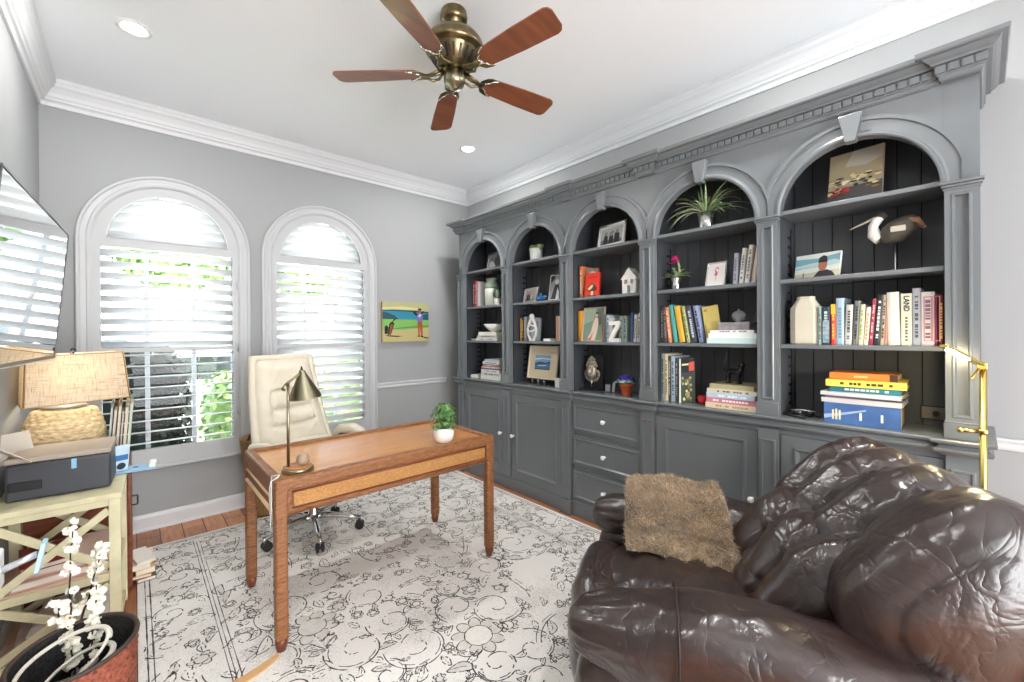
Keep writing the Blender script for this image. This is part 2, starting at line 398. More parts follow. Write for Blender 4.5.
# ================================================================== BUILT-IN BOOKCASE
PIL = [(0.0, 0.1), (0.7, 0.8), (1.4, 1.5), (2.1, 2.2), (2.8, 2.9), (3.5, 3.6)]     # pilasters near to far
BREAK = (0, 2, 3, 5)
FX, PX, BX, DX = 2.507, 2.480, 2.780, 2.495        # upper frame, pilaster front, back boards, base doors
CT = 0.955                                         # counter top
def break_path(xp, xr, y1=3.6, y0=0.0, xw=2.925):
    P = [(xw, y1)]; first = True
    for i in (5, 3, 2, 0):
        a, c = PIL[i]
        if i == 5: P += [(xp, y1), (xp, a), (xr, a)]
        elif i == 0: P += [(xr, c), (xp, c), (xp, y0), (xw, y0)]
        else: P += [(xr, c), (xp, c), (xp, a), (xr, a)]
    return P
# ---- cornice
CORN = thing('cornice_moulding', 'dark grey dentil cornice running along the top of the bookcase wall', 'moulding', (2.6, 1.8, 2.42))
b = MB(); sweep_plan(b, break_path(PX, PX + 0.026), [(-0.03, 2.418), (0.006, 2.418), (0.012, 2.426), (0.012, 2.436), (0.018, 2.440), (0.018, 2.478), (0.034, 2.480), (0.036, 2.488), (0.046, 2.494), (0.054, 2.502), (0.058, 2.508), (0.074, 2.510), (0.078, 2.516), (0.078, 2.532), (-0.03, 2.532)])
b.build('crown', CAB, CORN, world=True)
b = MB()
def dentils(mb, xa, ya, yb):
    n = max(1, int(round((yb - ya) / 0.038))); s = (yb - ya) / n
    for k in range(n): mb.box(xa, xa + 0.014, ya + s * k + 0.0035, ya + s * (k + 1) - 0.0035, 2.446, 2.475)
dx = PX - 0.018 - 0.010
for a, c in (PIL[0], PIL[2], PIL[3], PIL[5]): dentils(b, dx, a - 0.026, c + 0.026)
for a, c in ((0.128, 1.372), (1.528, 2.072), (2.228, 3.472)): dentils(b, dx + 0.026, a, c)
b.build('dentils', CAB, CORN, world=True)
b = MB(); b.box(PX - 0.02, XR - 0.002, 0.0, 3.6, 2.525, 2.532); b.build('top_board', CAB, CORN, world=True)
# ---- countertop
CNT = thing('countertop', 'long dark grey moulded counter of the bookcase under the open shelves', 'countertop', (2.6, 1.8, 0.89))
b = MB(); sweep_plan(b, break_path(PX, PX + 0.026), [(-0.04, 0.888), (0.012, 0.888), (0.016, 0.896), (0.030, 0.900), (0.034, 0.908), (0.034, 0.916), (0.022, 0.922), (0.018, 0.930), (0.026, 0.936), (0.040, 0.940), (0.042, 0.950), (0.038, CT), (-0.06, CT)])
b.box(PX + 0.02, XR - 0.003, 0.0, 3.6, 0.889, CT - 0.0005)
b.build('counter_board', CAB, CNT, world=True)

def bays(i0, i1): return [(PIL[i][1], PIL[i + 1][0]) for i in range(i0, i1)]
def sunk_panel(mb, y0, y1, z0, z1, x, st=0.018, depth=0.012):
    panel_x(mb, y0, y1, z0, z1, [(0, x), (st, x), (st + 0.004, x - 0.004), (st + 0.010, x - 0.004), (st + 0.014, x + depth)], back=x + 0.03)
def pilaster(root, i):
    a, c = PIL[i]; brk = True
    b = MB(); b.box(PX + 0.03, FX + 0.02, a, c, CT, 2.005); sunk_panel(b, a + 0.002, c - 0.002, 1.022, 1.972, PX, 0.018)
    p = b.build('pilaster', CAB, root, world=True)
    b = MB(); b.box(PX - 0.008, FX, a - 0.0035, c + 0.0035, CT + 0.0005, 1.018, 0.002); b.box(PX - 0.004, FX, a - 0.002, c + 0.002, 1.018, 1.026, 0.003)
    b.build('foot', CAB, p, world=True)
    b = MB(); b.box(PX - 0.004, FX, a - 0.003, c + 0.003, 1.968, 1.978, 0.002); b.box(PX - 0.012, FX, a - 0.008, c + 0.008, 1.978, 1.99, 0.004); b.box(PX - 0.018, FX, a - 0.012, c + 0.012, 1.99, 2.0, 0.002)
    b.build('capital', CAB, p, world=True)
SHELFZ = (1.330, 1.667, 2.021)
def upper_unit(i0, i1, own, label):
    ya, yb = PIL[i0][0] if i0 in own else PIL[i0][1], PIL[i1][1] if i1 in own else PIL[i1][0]
    t = thing('arched_bookcase', label, 'bookcase', (FX, (ya + yb) / 2, CT), group='arched bookcase units')
    b = MB()
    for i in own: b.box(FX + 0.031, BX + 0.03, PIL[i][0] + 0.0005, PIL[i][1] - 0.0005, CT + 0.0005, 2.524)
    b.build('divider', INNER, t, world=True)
    for k_, e0, e1 in ((0, -0.0005, 0.0004), (5, 3.5996, 3.6005)):
        if k_ in own: b = MB(); b.box(PX + 0.031, XR - 0.003, e0, e1, CT + 0.0005, 2.524); b.build('end_panel', CAB, t, world=True)
    for (y0, y1) in bays(i0, i1):
        yc = (y0 + y1) / 2; r = 0.297; n = 40
        # face board with the arch cut out
        b = MB(); A = [(yc + r * math.cos(PI - PI * k / n), 2.0 + r * math.sin(PI - PI * k / n)) for k in range(n + 1)]
        lo, hi = yc - 0.35, yc + 0.35
        if y0 - 0.1 < 0.01: lo = 0.0
        if y1 + 0.1 > 3.59: hi = 3.6
        for (p, z), (q, w) in zip(A, A[1:]): b.prism([(FX, p, z), (FX, q, w), (FX, q, 2.53), (FX, p, 2.53)], (0.03, 0, 0))
        b.box(FX, FX + 0.03, lo, yc - r - 0.0002, 2.0, 2.53); b.box(FX, FX + 0.03, yc + r + 0.0002, hi, 2.0, 2.53)
        b.build('arch_board', CAB, t, world=True)
        b = MB(); prof = [(0.290, FX + 0.03), (0.290, FX - 0.024), (0.296, FX - 0.028), (0.304, FX - 0.028), (0.309, FX - 0.018), (0.318, FX - 0.014), (0.358, FX - 0.014), (0.362, FX - 0.022), (0.378, FX - 0.022), (0.378, FX)]
        rows = []
        for k in range(49):
            a = PI * k / 48; rows.append([(x, min(max(yc + rr * math.cos(a), yc - 0.35), yc + 0.35), 2.0 + rr * math.sin(a)) for rr, x in prof])
        b.grid(rows, False); b.build('archivolt', CAB, t, world=True)
        b = MB(); b.prism([(FX, yc - 0.020, 2.272), (FX, yc + 0.020, 2.272), (FX, yc + 0.044, 2.398), (FX, yc - 0.044, 2.398)], (-0.045, 0, 0))
        b.build('keystone', CAB, t, world=True, bevel=0.003)
        b = MB(); k = 7; w = (y1 - y0) / k
        for j in range(k): b.box(BX, BX + 0.012, y0 + w * j + 0.0025, y0 + w * (j + 1) - 0.0025, CT, 2.45)
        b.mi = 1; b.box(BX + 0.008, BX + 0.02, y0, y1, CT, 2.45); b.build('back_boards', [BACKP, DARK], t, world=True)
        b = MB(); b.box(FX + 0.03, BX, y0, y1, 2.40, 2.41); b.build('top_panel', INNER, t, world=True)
        for z in SHELFZ:
            b = MB(); b.box(FX + 0.004, BX - 0.002, y0 + 0.001, y1 - 0.001, z - 0.021, z, 0.003); b.build('shelf', CAB, t, world=True)
        for yy, e in ((y0, 0.004), (y1, -0.004)):
            b = MB(); z = 1.0; pts = [(2.700, yy + e, 0.98)]
            while z < 1.93: pts += [(2.700, yy + e, z), (2.655, yy + e, z), (2.655, yy + e, z + 0.014), (2.700, yy + e, z + 0.014)]; z += 0.05
            pts += [(2.700, yy + e, 1.96), (2.706, yy + e, 1.96), (2.706, yy + e, 0.98)]
            b.prism(pts, (0, -e * 0.98, 0)); b.build('shelf_standard', DARK, t, world=True)
    for i in own: pilaster(t, i)
    return t
upper_unit(0, 2, (0, 1, 2), 'near double-arched dark grey bookcase holding the spider plant and the wooden bird')
upper_unit(2, 3, (), 'middle single-arched dark grey bookcase holding the white house lantern')
upper_unit(3, 5, (3, 4, 5), 'far double-arched dark grey bookcase nearest the corner and the golfer painting')

def knob(parent, x, y, z):
    b = MB(); b.T = Matrix.Translation((x, y, z)) @ Matrix.Rotation(-PI / 2, 4, 'Y')
    b.lathe([(0.010, 0), (0.010, 0.004), (0.006, 0.007), (0.006, 0.014), (0.014, 0.020), (0.017, 0.027), (0.014, 0.033), (0.0, 0.036)], n=16); b.T = None
    b.build('knob', KNOB, parent, world=True)
HINGE = mat('hinge_bronze', rgb(120, 84, 62), 0.35, 0.8)
def door(root, y0, y1, ky, hy):
    b = MB(); x = DX
    panel_x(b, y0, y1, 0.125, 0.862, [(0, x), (0.056, x), (0.060, x - 0.006), (0.068, x - 0.006), (0.074, x + 0.004), (0.082, x + 0.009)], back=x + 0.02)
    d = b.build('door', CAB, root, world=True)
    knob(d, x, ky, 0.49)
    for z in (0.25, 0.76):
        b = MB(); b.tube([(x - 0.006, hy, z - 0.03), (x - 0.006, hy, z + 0.03)], 0.006, 8); b.build('hinge', HINGE, d, world=True)
def base_unit(i0, i1, own, label):
    ya, yb = PIL[i0][0] if i0 in own else PIL[i0][1], PIL[i1][1] if i1 in own else PIL[i1][0]
    t = thing('base_cabinet', label, 'cabinet', (DX, (ya + yb) / 2, 0), group='built-in base cabinets')
    b = MB(); b.box(DX + 0.022, XR - 0.003, ya + 0.0005, yb - 0.0005, 0.0, 0.8875)
    for (y0, y1) in bays(i0, i1):
        b.box(DX + 0.006, DX + 0.03, y0, y1, 0.864, 0.887); b.box(DX + 0.006, DX + 0.03, y0, y1, 0.1, 0.123)
    b.build('carcass', CAB, t, world=True)
    for i in own:
        a, c = PIL[i]
        b = MB(); b.box(PX + 0.02, DX + 0.03, a + 0.0005, c - 0.0005, 0.1, 0.887)
        panel_x(b, a + 0.002, c - 0.002, 0.118, 0.887, [(0, PX), (0.001, PX)], back=PX + 0.03)
        panel_x(b, a + 0.014, c - 0.014, 0.195, 0.832, [(0, PX - 0.0005), (0.003, PX - 0.006), (0.010, PX - 0.006), (0.016, PX + 0.006)], back=PX + 0.001)
        b.build('pilaster', CAB, t, world=True)
    return t
def plinth(t, segs):
    for (x, a, c) in segs:
        b = MB(); b.box(x, DX + 0.04, a, c, 0, 0.098); b.box(x + 0.006, DX + 0.04, a, c, 0.098, 0.108, 0.003); b.box(x + 0.004, DX + 0.04, a, c, 0.098, 0.104)
        b.build('plinth', CAB, t, world=True)
tA = base_unit(3, 5, (3, 4, 5), 'dark grey base cabinet with two panelled doors in the far corner past the desk')
door(tA, 2.905, 3.495, 2.933, 3.495); door(tA, 2.205, 2.795, 2.767, 2.205)
plinth(tA, [(PX - 0.012, 3.498, 3.602), (PX + 0.012, 2.203, 3.498), (PX - 0.012, 2.1002, 2.203)])
tB = base_unit(2, 3, (), 'dark grey base cabinet with three stacked drawers in the middle of the wall')
for z0, z1 in ((0.652, 0.862), (0.398, 0.612), (0.130, 0.358)):
    b = MB(); panel_x(b, 1.506, 2.094, z0, z1, [(0, DX + 0.002), (0.012, DX + 0.002), (0.016, DX - 0.006), (0.024, DX - 0.006), (0.032, DX + 0.006)], back=DX + 0.02)
    d = b.build('drawer', CAB, tB, world=True); knob(d, DX + 0.004, 1.80, (z0 + z1) / 2)
plinth(tB, [(PX + 0.012, 1.5002, 2.0998)])
tC = base_unit(0, 2, (0, 1, 2), 'dark grey base cabinet with panelled doors behind the leather recliner')
door(tC, 0.805, 1.395, 0.832, 1.395); door(tC, 0.105, 0.695, 0.668, 0.105)
plinth(tC, [(PX - 0.012, 1.397, 1.4998), (PX + 0.012, 0.103, 1.397), (PX - 0.012, -0.002, 0.103)])
b = MB(); b.box(PX + 0.031, XR - 0.003, 0.0, 0.02, 0, 0.887); b.build('end_panel', CAB, tC, world=True)

# ================================================================== RUG
from mathutils import noise as mnoise
RUGC = mat('rug_wool', rgb(206, 202, 196), 0.95, bump=(260, 0.35))
def _rug(nt):
    tc = nt.nodes.new('ShaderNodeTexCoord'); n1 = nt.nodes.new('ShaderNodeTexNoise'); n1.inputs['Scale'].default_value = 3.0; n1.inputs['Detail'].default_value = 5
    n2 = nt.nodes.new('ShaderNodeTexNoise'); n2.inputs['Scale'].default_value = 160
    nt.links.new(tc.outputs['Object'], n1.inputs[0]); nt.links.new(tc.outputs['Object'], n2.inputs[0])
    ad = nt.nodes.new('ShaderNodeMath'); ad.operation = 'ADD'; nt.links.new(n1.outputs[0], ad.inputs[0]); nt.links.new(n2.outputs[0], ad.inputs[1])
    r = nt.nodes.new('ShaderNodeValToRGB'); r.color_ramp.elements[0].position = 0.75; r.color_ramp.elements[0].color = (*rgb(205, 202, 197), 1); r.color_ramp.elements[1].position = 1.2; r.color_ramp.elements[1].color = (*rgb(240, 237, 232), 1)
    nt.links.new(ad.outputs[0], r.inputs[0]); return r.outputs[0]
link_color(RUGC, _rug)
RUGL = mat('rug_line', rgb(80, 79, 80), 0.95, var=(25, 0.45)); RUGG = mat('rug_grey', rgb(220, 217, 211), 0.95, var=(30, 0.1)); RUGW = mat('rug_pale', rgb(236, 233, 226), 0.95, var=(60, 0.06))
RX0, RX1, RY0, RY1 = 0.0, 2.43, 0.35, 3.66
RZ = 0.009
rug = MB()
rug.box(RX0, RX1, RY0, RY1, 0.0005, RZ, 0.003)
class Ink:
    def __init__(self, mb): self.mb = mb; self.k = 0
    def ok(self, x, y): return RX0 + 0.02 < x < RX1 - 0.02 and RY0 + 0.02 < y < RY1 - 0.02
    def line(self, pts, w=0.0055, gap=0.12, mi=1):
        """broken ribbon lying on the pile"""
        self.k += 1; z = RZ + 0.0004 + (self.k % 7) * 0.00005; self.mb.mi = mi
        L = None
        for i in range(len(pts)):
            p = Vector(pts[i]); q = Vector(pts[min(i + 1, len(pts) - 1)]); o = Vector(pts[max(i - 1, 0)]); d = q - o
            if d.length < 1e-6: L = None; continue
            n = Vector((-d.y, d.x)).normalized() * w * (0.22 + 0.42 * rnd.random())
            if not self.ok(p.x, p.y) or rnd.random() < gap: L = None; continue
            a = self.mb.v((p.x + n.x, p.y + n.y, z)); c = self.mb.v((p.x - n.x, p.y - n.y, z))
            if L: self.mb.face([L[0], a, c, L[1]])
            L = (a, c)
        self.mb.mi = 0
    def fill(self, pts, mi):
        if all(self.ok(x, y) for x, y in pts):
            self.k += 1; self.mb.mi = mi; self.mb.poly([(x, y, RZ + 0.0002 + (self.k % 5) * 0.00002) for x, y in pts]); self.mb.mi = 0
ink = Ink(rug)
def blob(cx, cy, r, k, amp, ph, n=72): return [(cx + (r * (1 - amp + amp * abs(math.cos(k * (t * 2 * PI / n + ph) / 2)))) * math.cos(t * 2 * PI / n), cy + (r * (1 - amp + amp * abs(math.cos(k * (t * 2 * PI / n + ph) / 2)))) * math.sin(t * 2 * PI / n)) for t in range(n + 1)]
def flower(cx, cy, r, k=8):
    ph = rnd.random() * 6
    ink.fill(blob(cx, cy, r, k, 0.3, ph)[:-1], 2); ink.line(blob(cx, cy, r, k, 0.3, ph), 0.006); c = blob(cx, cy, r * 0.52, 30, 0.03, ph, 40)
    ink.fill(c[:-1], 3); ink.line(c, 0.0055, 0.05)
    for j in range(k):
        a = 2 * PI * j / k - ph + PI / k
        ink.line([(cx + r * t * math.cos(a), cy + r * t * math.sin(a)) for t in (0.54, 0.62, 0.7)], 0.005, 0)
def leaf(cx, cy, L, a, bend=0.3):
    n = 18; up = []; dn = []
    for i in range(n + 1):
        t = i / n; w = 0.22 * L * math.sin(PI * t) ** 0.8; x = L * t; y = bend * L * math.sin(PI * t * 0.8)
        up.append((x, y + w)); dn.append((x, y - w))
    R = lambda p: (cx + p[0] * math.cos(a) - p[1] * math.sin(a), cy + p[0] * math.sin(a) + p[1] * math.cos(a))
    ink.line([R(p) for p in up + dn[::-1]], 0.0055); 
    if rnd.random() < 0.5: ink.fill([R(p) for p in up + dn[::-1]], rnd.choice((2, 3)))
    ink.line([R(((u[0] + d[0]) / 2, (u[1] + d[1]) / 2)) for u, d in zip(up, dn)][2:-4], 0.004, 0.2)
def scroll(cx, cy, r, a, turns=1.3, s=1):
    n = int(44 * turns); P = []
    for i in range(n + 1):
        t = i / n; rr = r * (1 - 0.85 * t); P.append((cx + rr * math.cos(a + s * t * turns * 2 * PI), cy + rr * math.sin(a + s * t * turns * 2 * PI)))
    ink.line(P, 0.006); ink.line([(x * 0.86 + cx * 0.14, y * 0.86 + cy * 0.14) for x, y in P[: n // 2]], 0.0045, 0.25)
    for i in range(4, n // 2, 7):
        x, y = P[i]; leaf(x, y, r * rnd.uniform(0.35, 0.6), a + s * i / n * turns * 2 * PI + rnd.choice((0.5, -0.6)), rnd.uniform(-.4, .4))
def vine(x, y, a, L):
    P = []; n = int(L / 0.02)
    for i in range(n):
        a += 0.09 * math.sin(i * 0.17 + x * 9); x += 0.02 * math.cos(a); y += 0.02 * math.sin(a); P.append((x, y))
        if i % 6 == 3: leaf(x, y, rnd.uniform(0.06, 0.12), a + rnd.choice((0.9, -0.9)) + rnd.uniform(-.3, .3), rnd.uniform(-.4, .4))
    ink.line(P, 0.006); ink.line([(p[0] + 0.022 * math.sin(a), p[1] - 0.022 * math.cos(a)) for p in P], 0.0045, 0.25)
# border stripes
for o in (0.032, 0.052):
    ink.line([(RX0 + o, RY0 + .03 + i * .04) for i in range(82)], 0.006, 0.02); ink.line([(RX1 - o, RY0 + .03 + i * .04) for i in range(82)], 0.006, 0.02); ink.line([(RX0 + .03 + i * .04, RY1 - o) for i in range(60)], 0.006, 0.02)
for o in (0.285, 0.300, 0.318):
    ink.line([(RX0 + o, RY0 + .3 + i * .04) for i in range(74 - int(o * 10) + 2)], 0.004, 0.02); ink.line([(RX1 - o, RY0 + .3 + i * .04) for i in range(74)], 0.004, 0.02); ink.line([(RX0 + .3 + i * .04, RY1 - o) for i in range(46)], 0.004, 0.02)
flower(1.17, 1.55, 0.125, 9); flower(0.62, 2.13, 0.12, 8); flower(0.93, 3.02, 0.12, 8); flower(1.83, 2.35, 0.11, 8); flower(2.0, 1.5, 0.11, 8); flower(0.55, 1.1, 0.12, 9)
taken = [(1.17, 1.55, .14), (0.62, 2.13, .13), (0.93, 3.02, .13), (1.83, 2.35, .12), (2.0, 1.5, .12), (0.55, 1.1, .13)]
for k in range(9000):
    r = rnd.choice((0.12, 0.085, 0.06, 0.045, 0.035)) if k > 300 else rnd.choice((0.15, 0.12))
    x, y = rnd.uniform(RX0 + .07, RX1 - .07), rnd.uniform(RY0 + .05, RY1 - .07)
    if x < .33 or x > RX1 - .33 or y > RY1 - .33: r = min(r, 0.09)
    if abs(x - .3) < r * .9 or abs(x - RX1 + .3) < r * .9 or any((x - a) ** 2 + (y - b_) ** 2 < ((r + c) * 0.72) ** 2 for a, b_, c in taken): continue
    taken.append((x, y, r)); q = rnd.random(); a = rnd.uniform(0, 6.28)
    if r > 0.08:
        if q < 0.7: scroll(x, y, r, a, rnd.uniform(1.1, 1.7), rnd.choice((-1, 1)))
        else: vine(x - r * math.cos(a), y - r * math.sin(a), a, 2 * r)
    elif q < 0.25: flower(x, y, r * 0.85, rnd.choice((5, 6, 7)))
    elif q < 0.8: leaf(x - r * math.cos(a), y - r * math.sin(a), 2 * r, a, rnd.uniform(-.35, .35))
    else: scroll(x, y, r, a, 1.2, rnd.choice((-1, 1)))
tag(rug.build('rug', [RUGC, RUGL, RUGG, RUGW], recalc=False), 'large pale grey rug with dark outlined floral scrolls under the desk', 'rug')

# ================================================================== DESK AND CHAIR
DK = thing('desk', 'rattan wrapped writing desk with brown wooden top standing on the rug', 'desk', (1.065, 2.385, RZ))
dx0, dx1, dy0, dy1, dz = 0.447, 1.675, 2.04, 2.73, 0.765
for x, y in ((dx0, dy0), (dx1, dy0), (dx0, dy1), (dx1, dy1)):
    cx = x + (0.026 if x == dx0 else -0.026); cy = y + (0.026 if y == dy0 else -0.026)
    b = MB(); b.box(cx - 0.026, cx + 0.026, cy - 0.026, cy + 0.026, RZ + 0.05, 0.615, 0.012, 3)
    lg = b.build('leg', RATTAN, DK, world=True)
    b = MB(); b.lathe([(0.019, 0.001), (0.025, 0.03), (0.026, 0.058)], (cx, cy, RZ), 12); b.build('foot', MAHOG, lg, world=True)
    for z in (0.16, 0.44): b = MB(); b.box(cx - 0.0265, cx + 0.0265, cy - 0.0265, cy + 0.0265, z, z + 0.004, 0.002); b.build('seam', MAHOG, lg, world=True)
b = MB(); b.box(dx0 + 0.03, dx1 - 0.03, dy0 + 0.03, dy1 - 0.03, 0.735, 0.751, 0.002); b.build('top', DESKW, DK, world=True)
def rail(mb, p, q, r):
    mb.tube([p, q], r, 12)
b = MB()
for (p, q) in (((dx0, dy0), (dx1, dy0)), ((dx1, dy0), (dx1, dy1)), ((dx1, dy1), (dx0, dy1)), ((dx0, dy1), (dx0, dy0))):
    x0, x1 = sorted((p[0], q[0])); y0, y1 = sorted((p[1], q[1]))
    if x1 - x0 > 0.1:
        s = 1 if p[1] == dy0 else -1; ya, yb = sorted((p[1], p[1] + s * 0.045)); b.box(x0, x1, ya, yb, 0.708, dz, 0.012, 3)
    else:
        s = 1 if p[0] == dx0 else -1; xa, xb = sorted((p[0], p[0] + s * 0.045)); b.box(xa, xb, y0 + 0.02, y1 - 0.02, 0.708, dz - 0.001, 0.012, 3)
b.build('rim', RATTAN, DK, world=True)
for x in (dx0, dx1):
    for y in (dy0, dy1):
        cx = x + (0.026 if x == dx0 else -0.026); cy = y + (0.026 if y == dy0 else -0.026)
        b = MB(); b.box(cx - 0.0262, cx + 0.0262, cy - 0.0262, cy + 0.0262, 0.60, 0.73, 0.008); b.build('corner_block', RATTAN, DK, world=True)
for s, y in ((1, dy0), (-1, dy1)):
    ya, yb = sorted((y + s * 0.004, y + s * 0.03))
    b = MB(); b.box(dx0 + 0.04, dx1 - 0.04, ya, yb, 0.612, 0.712); a = b.build('apron', RATTAN, DK, world=True)
    b = MB(); b.tube([(dx0 + 0.04, y + s * 0.016, 0.612), (dx1 - 0.04, y + s * 0.016, 0.612)], 0.014, 10); b.build('lower_rail', RATTAN, DK, world=True)
    b = MB(); ya, yb = sorted((y + s * 0.0035, y - s * 0.002)); b.box(dx0 + 0.075, dx1 - 0.075, ya, yb, 0.636, 0.700, 0.002); b.build('woven_panel', WEAVE, a, world=True)
    b = MB(); x0, x1 = dx0 + 0.068, dx1 - 0.068; yy = y - s * 0.001
    b.tube([(x0, yy, 0.631), (x1, yy, 0.631), (x1, yy, 0.704), (x0, yy, 0.704)], 0.0045, 8, closed=True); b.build('panel_bead', MAHOG, a, world=True)
CANE = mat('pale_cane', rgb(226, 190, 150), 0.35)
for s, x in ((1, dx0), (-1, dx1)):
    xa, xb = sorted((x + s * 0.008, x + s * 0.03))
    b = MB(); b.box(xa, xb, dy0 + 0.04, dy1 - 0.04, 0.612, 0.712); a = b.build('side_apron', RATTAN, DK, world=True)
    for z in (0.612, 0.668): b = MB(); b.tube([(x + s * 0.006, dy0 + 0.05, z), (x + s * 0.006, dy1 - 0.05, z)], 0.010 if z < .62 else 0.006, 10); b.build('cane_rail', CANE, a, world=True)
b = MB(); b.tube([(dx0 - 0.004, dy0 + 0.075, 0.60), (dx0 - 0.006, dy0 + 0.07, 0.72), (dx0 + 0.004, dy0 + 0.066, 0.772), (dx0 + 0.03, dy0 + 0.05, 0.776), (dx0 + 0.02, dy0 + 0.03, 0.774), (dx0 - 0.006, dy0 + 0.035, 0.76), (dx0 - 0.006, dy0 + 0.04, 0.66), (dx0 - 0.005, dy0 + 0.06, 0.55)], 0.003, 6)
tag(b.build('looped_string', WHITE), 'thin white string looped over the left front corner of the desk', 'string')

def pillow(mb, c, h, e=2.6, n=40, m=28, wr=0.0, seed=0.0, fn=None):
    """superellipsoid cushion; fn(p, dir) may move a local point"""
    rows = []
    sp = lambda v, k: math.copysign(abs(v) ** k, v); k = 2.0 / e
    for i in range(m + 1):
        th = -PI / 2 + PI * i / m; row = []
        for j in range(n):
            ph = 2 * PI * j / n
            d = Vector((sp(math.cos(th), k) * sp(math.cos(ph), k), sp(math.cos(th), k) * sp(math.sin(ph), k), sp(math.sin(th), k)))
            p = Vector((d.x * h[0], d.y * h[1], d.z * h[2]))
            if wr: p += d.normalized() * wr * mnoise.fractal(Vector((p.x * 7 + seed, p.y * 7, p.z * 7)), 1.0, 2.0, 3)
            if fn: p = fn(p, d)
            row.append(p + Vector(c))
        rows.append(row)
    V = mb.grid(rows, True, closed_u=True); mb.face(list(reversed(V[0]))); mb.face(V[-1])
    return mb

OC = thing('office_chair', 'cream leather office chair on a chrome five star base behind the desk', 'chair', (0.925, 3.12, RZ), math.radians(18))
b = MB()
for k in range(5):
    a = math.radians(-118 + 72 * k); d = Vector((math.cos(a), math.sin(a), 0))
    b.tube([d * 0.03 + Vector((0, 0, 0.125)), d * 0.12 + Vector((0, 0, 0.12)), d * 0.24 + Vector((0, 0, 0.095)), d * 0.315 + Vector((0, 0, 0.08))], [0.024, 0.021, 0.016, 0.012], 10)
b.lathe([(0.04, 0.09), (0.045, 0.10), (0.045, 0.14), (0.03, 0.16), (0.028, 0.25), (0.018, 0.26), (0.018, 0.40)], n=20); b.build('star_base', CHROME, OC)
for k in range(5):
    a = math.radians(-118 + 72 * k); d = Vector((math.cos(a), math.sin(a), 0)); s = Vector((-d.y, d.x, 0))
    c = d * 0.318 + Vector((0, 0, 0.031))
    b = MB()
    for o in (-0.016, 0.016):
        p = c + s * o - d * 0.015; ax = s * 0.009
        rows = [[p + ax * t + (d * math.cos(2 * PI * i / 18) + Vector((0, 0, 1)) * math.sin(2 * PI * i / 18)) * r_ for i in range(18)] for t, r_ in ((-1, 0.022), (-0.8, 0.030), (0.8, 0.030), (1, 0.022))]
        V = b.grid(rows, True, closed_u=True); b.face(V[0]); b.face(V[-1])
    b.tube([c - d * 0.015 - s * 0.02, c - d * 0.015 + s * 0.02], 0.008, 8)
    w = b.build('caster', BLACK, OC)
    b = MB(); b.tube([c + Vector((0, 0, 0.008)) - d * 0.012, c + Vector((0, 0, 0.04)), c + Vector((0, 0, 0.06))], 0.009, 8); b.build('stem', CHROME, w)
b = MB(); b.box(-0.14, 0.14, -0.12, 0.16, 0.385, 0.41, 0.006); b.build('seat_plate', BLACK, OC)
b = MB(); pillow(b, (0, -0.02, 0.47), (0.27, 0.27, 0.075), 3.2, wr=0.006); b.build('seat', CREAM, OC)
def back_surface(side):
    rows = []; NU, NV = 44, 64
    for i in range(NV + 1):
        v = i / NV; row = []; hw = 0.268 - 0.060 * v; top = min(1.0, (1 - v) * 9) ** 0.5; bot = min(1.0, v * 9) ** 0.5
        yb = 0.19 + 0.17 * v + 0.02 * math.sin(PI * v); z = 0.55 + 0.672 * v
        for j in range(NU + 1):
            u = -1 + 2 * j / NU
            edge = (1 - abs(u) ** 5) ** 0.5; th = 0.075 * edge * min(top, bot)
            if side > 0:
                cr = 0.0
                for vc, hwid in ((0.30, .72), (0.47, 0.62), (0.66, 0.62)):
                    if abs(u) < hwid: cr += 0.026 * math.exp(-((v - vc - 0.02 * u * u) / 0.016) ** 2) * min(1, (hwid - abs(u)) * 6)
                if 0.3 < v < 0.66: cr += 0.020 * math.exp(-((abs(u) - 0.62) / 0.03) ** 2)
                pad = 0.020 * abs(math.sin(PI * (v - 0.3) / 0.18)) if 0.30 < v < 0.66 and abs(u) < 0.62 else 0.01 * (1 - abs(u) ** 2)
                wk = 0.009 * mnoise.fractal(Vector((u * 4, v * 9, 3)), 1, 2, 3)
                row.append((u * hw * (0.97 + 0.03 * math.sin(PI * v)), yb - th * 0.9 - pad * min(top, bot) + cr + wk, z))
            else:
                row.append((u * (hw + 0.012), yb + 0.045 * edge * min(top, bot) + 0.01, z))
        rows.append(row)
    return rows
b = MB(); b.grid(back_surface(1)); b.build('backrest', CREAM, OC)
b = MB(); F = back_surface(-1); b.grid(F)
E_ = [(p[0], p[1] - 0.05, p[2]) for p in [r[0] for r in F]] ; b.build('back_shell', CREAM, OC)
b = MB()
R = back_surface(-1); edge = [r[0] for r in R] + R[-1][1:-1] + [r[-1] for r in reversed(R)] + list(reversed(R[0][1:-1]))
b.tube([(p[0] * 0.985, p[1] - 0.012, p[2]) for p in edge], 0.026, 8, closed=True); b.build('back_edge', CREAM, OC)
b = MB(); pillow(b, (0, 0.145, 0.60), (0.245, 0.06, 0.055), 2.6, wr=0.006); b.build('lumbar_roll', CREAM, OC)
for s in (-1, 1):
    b = MB(); b.tube([(s * 0.25, 0.20, 0.43), (s * 0.31, 0.19, 0.56), (s * 0.325, 0.11, 0.625), (s * 0.325, -0.06, 0.635), (s * 0.315, -0.15, 0.60), (s * 0.27, -0.13, 0.44)], 0.016, 10); ar = b.build('armrest', BLACK, OC)
    b = MB(); b.tube([(s * 0.315, 0.20, 0.59), (s * 0.33, 0.13, 0.655), (s * 0.335, 0.0, 0.672), (s * 0.335, -0.09, 0.655), (s * 0.325, -0.165, 0.60)], [0.026, 0.037, 0.04, 0.037, 0.024], 14); b.build('arm_pad', CREAM, ar)

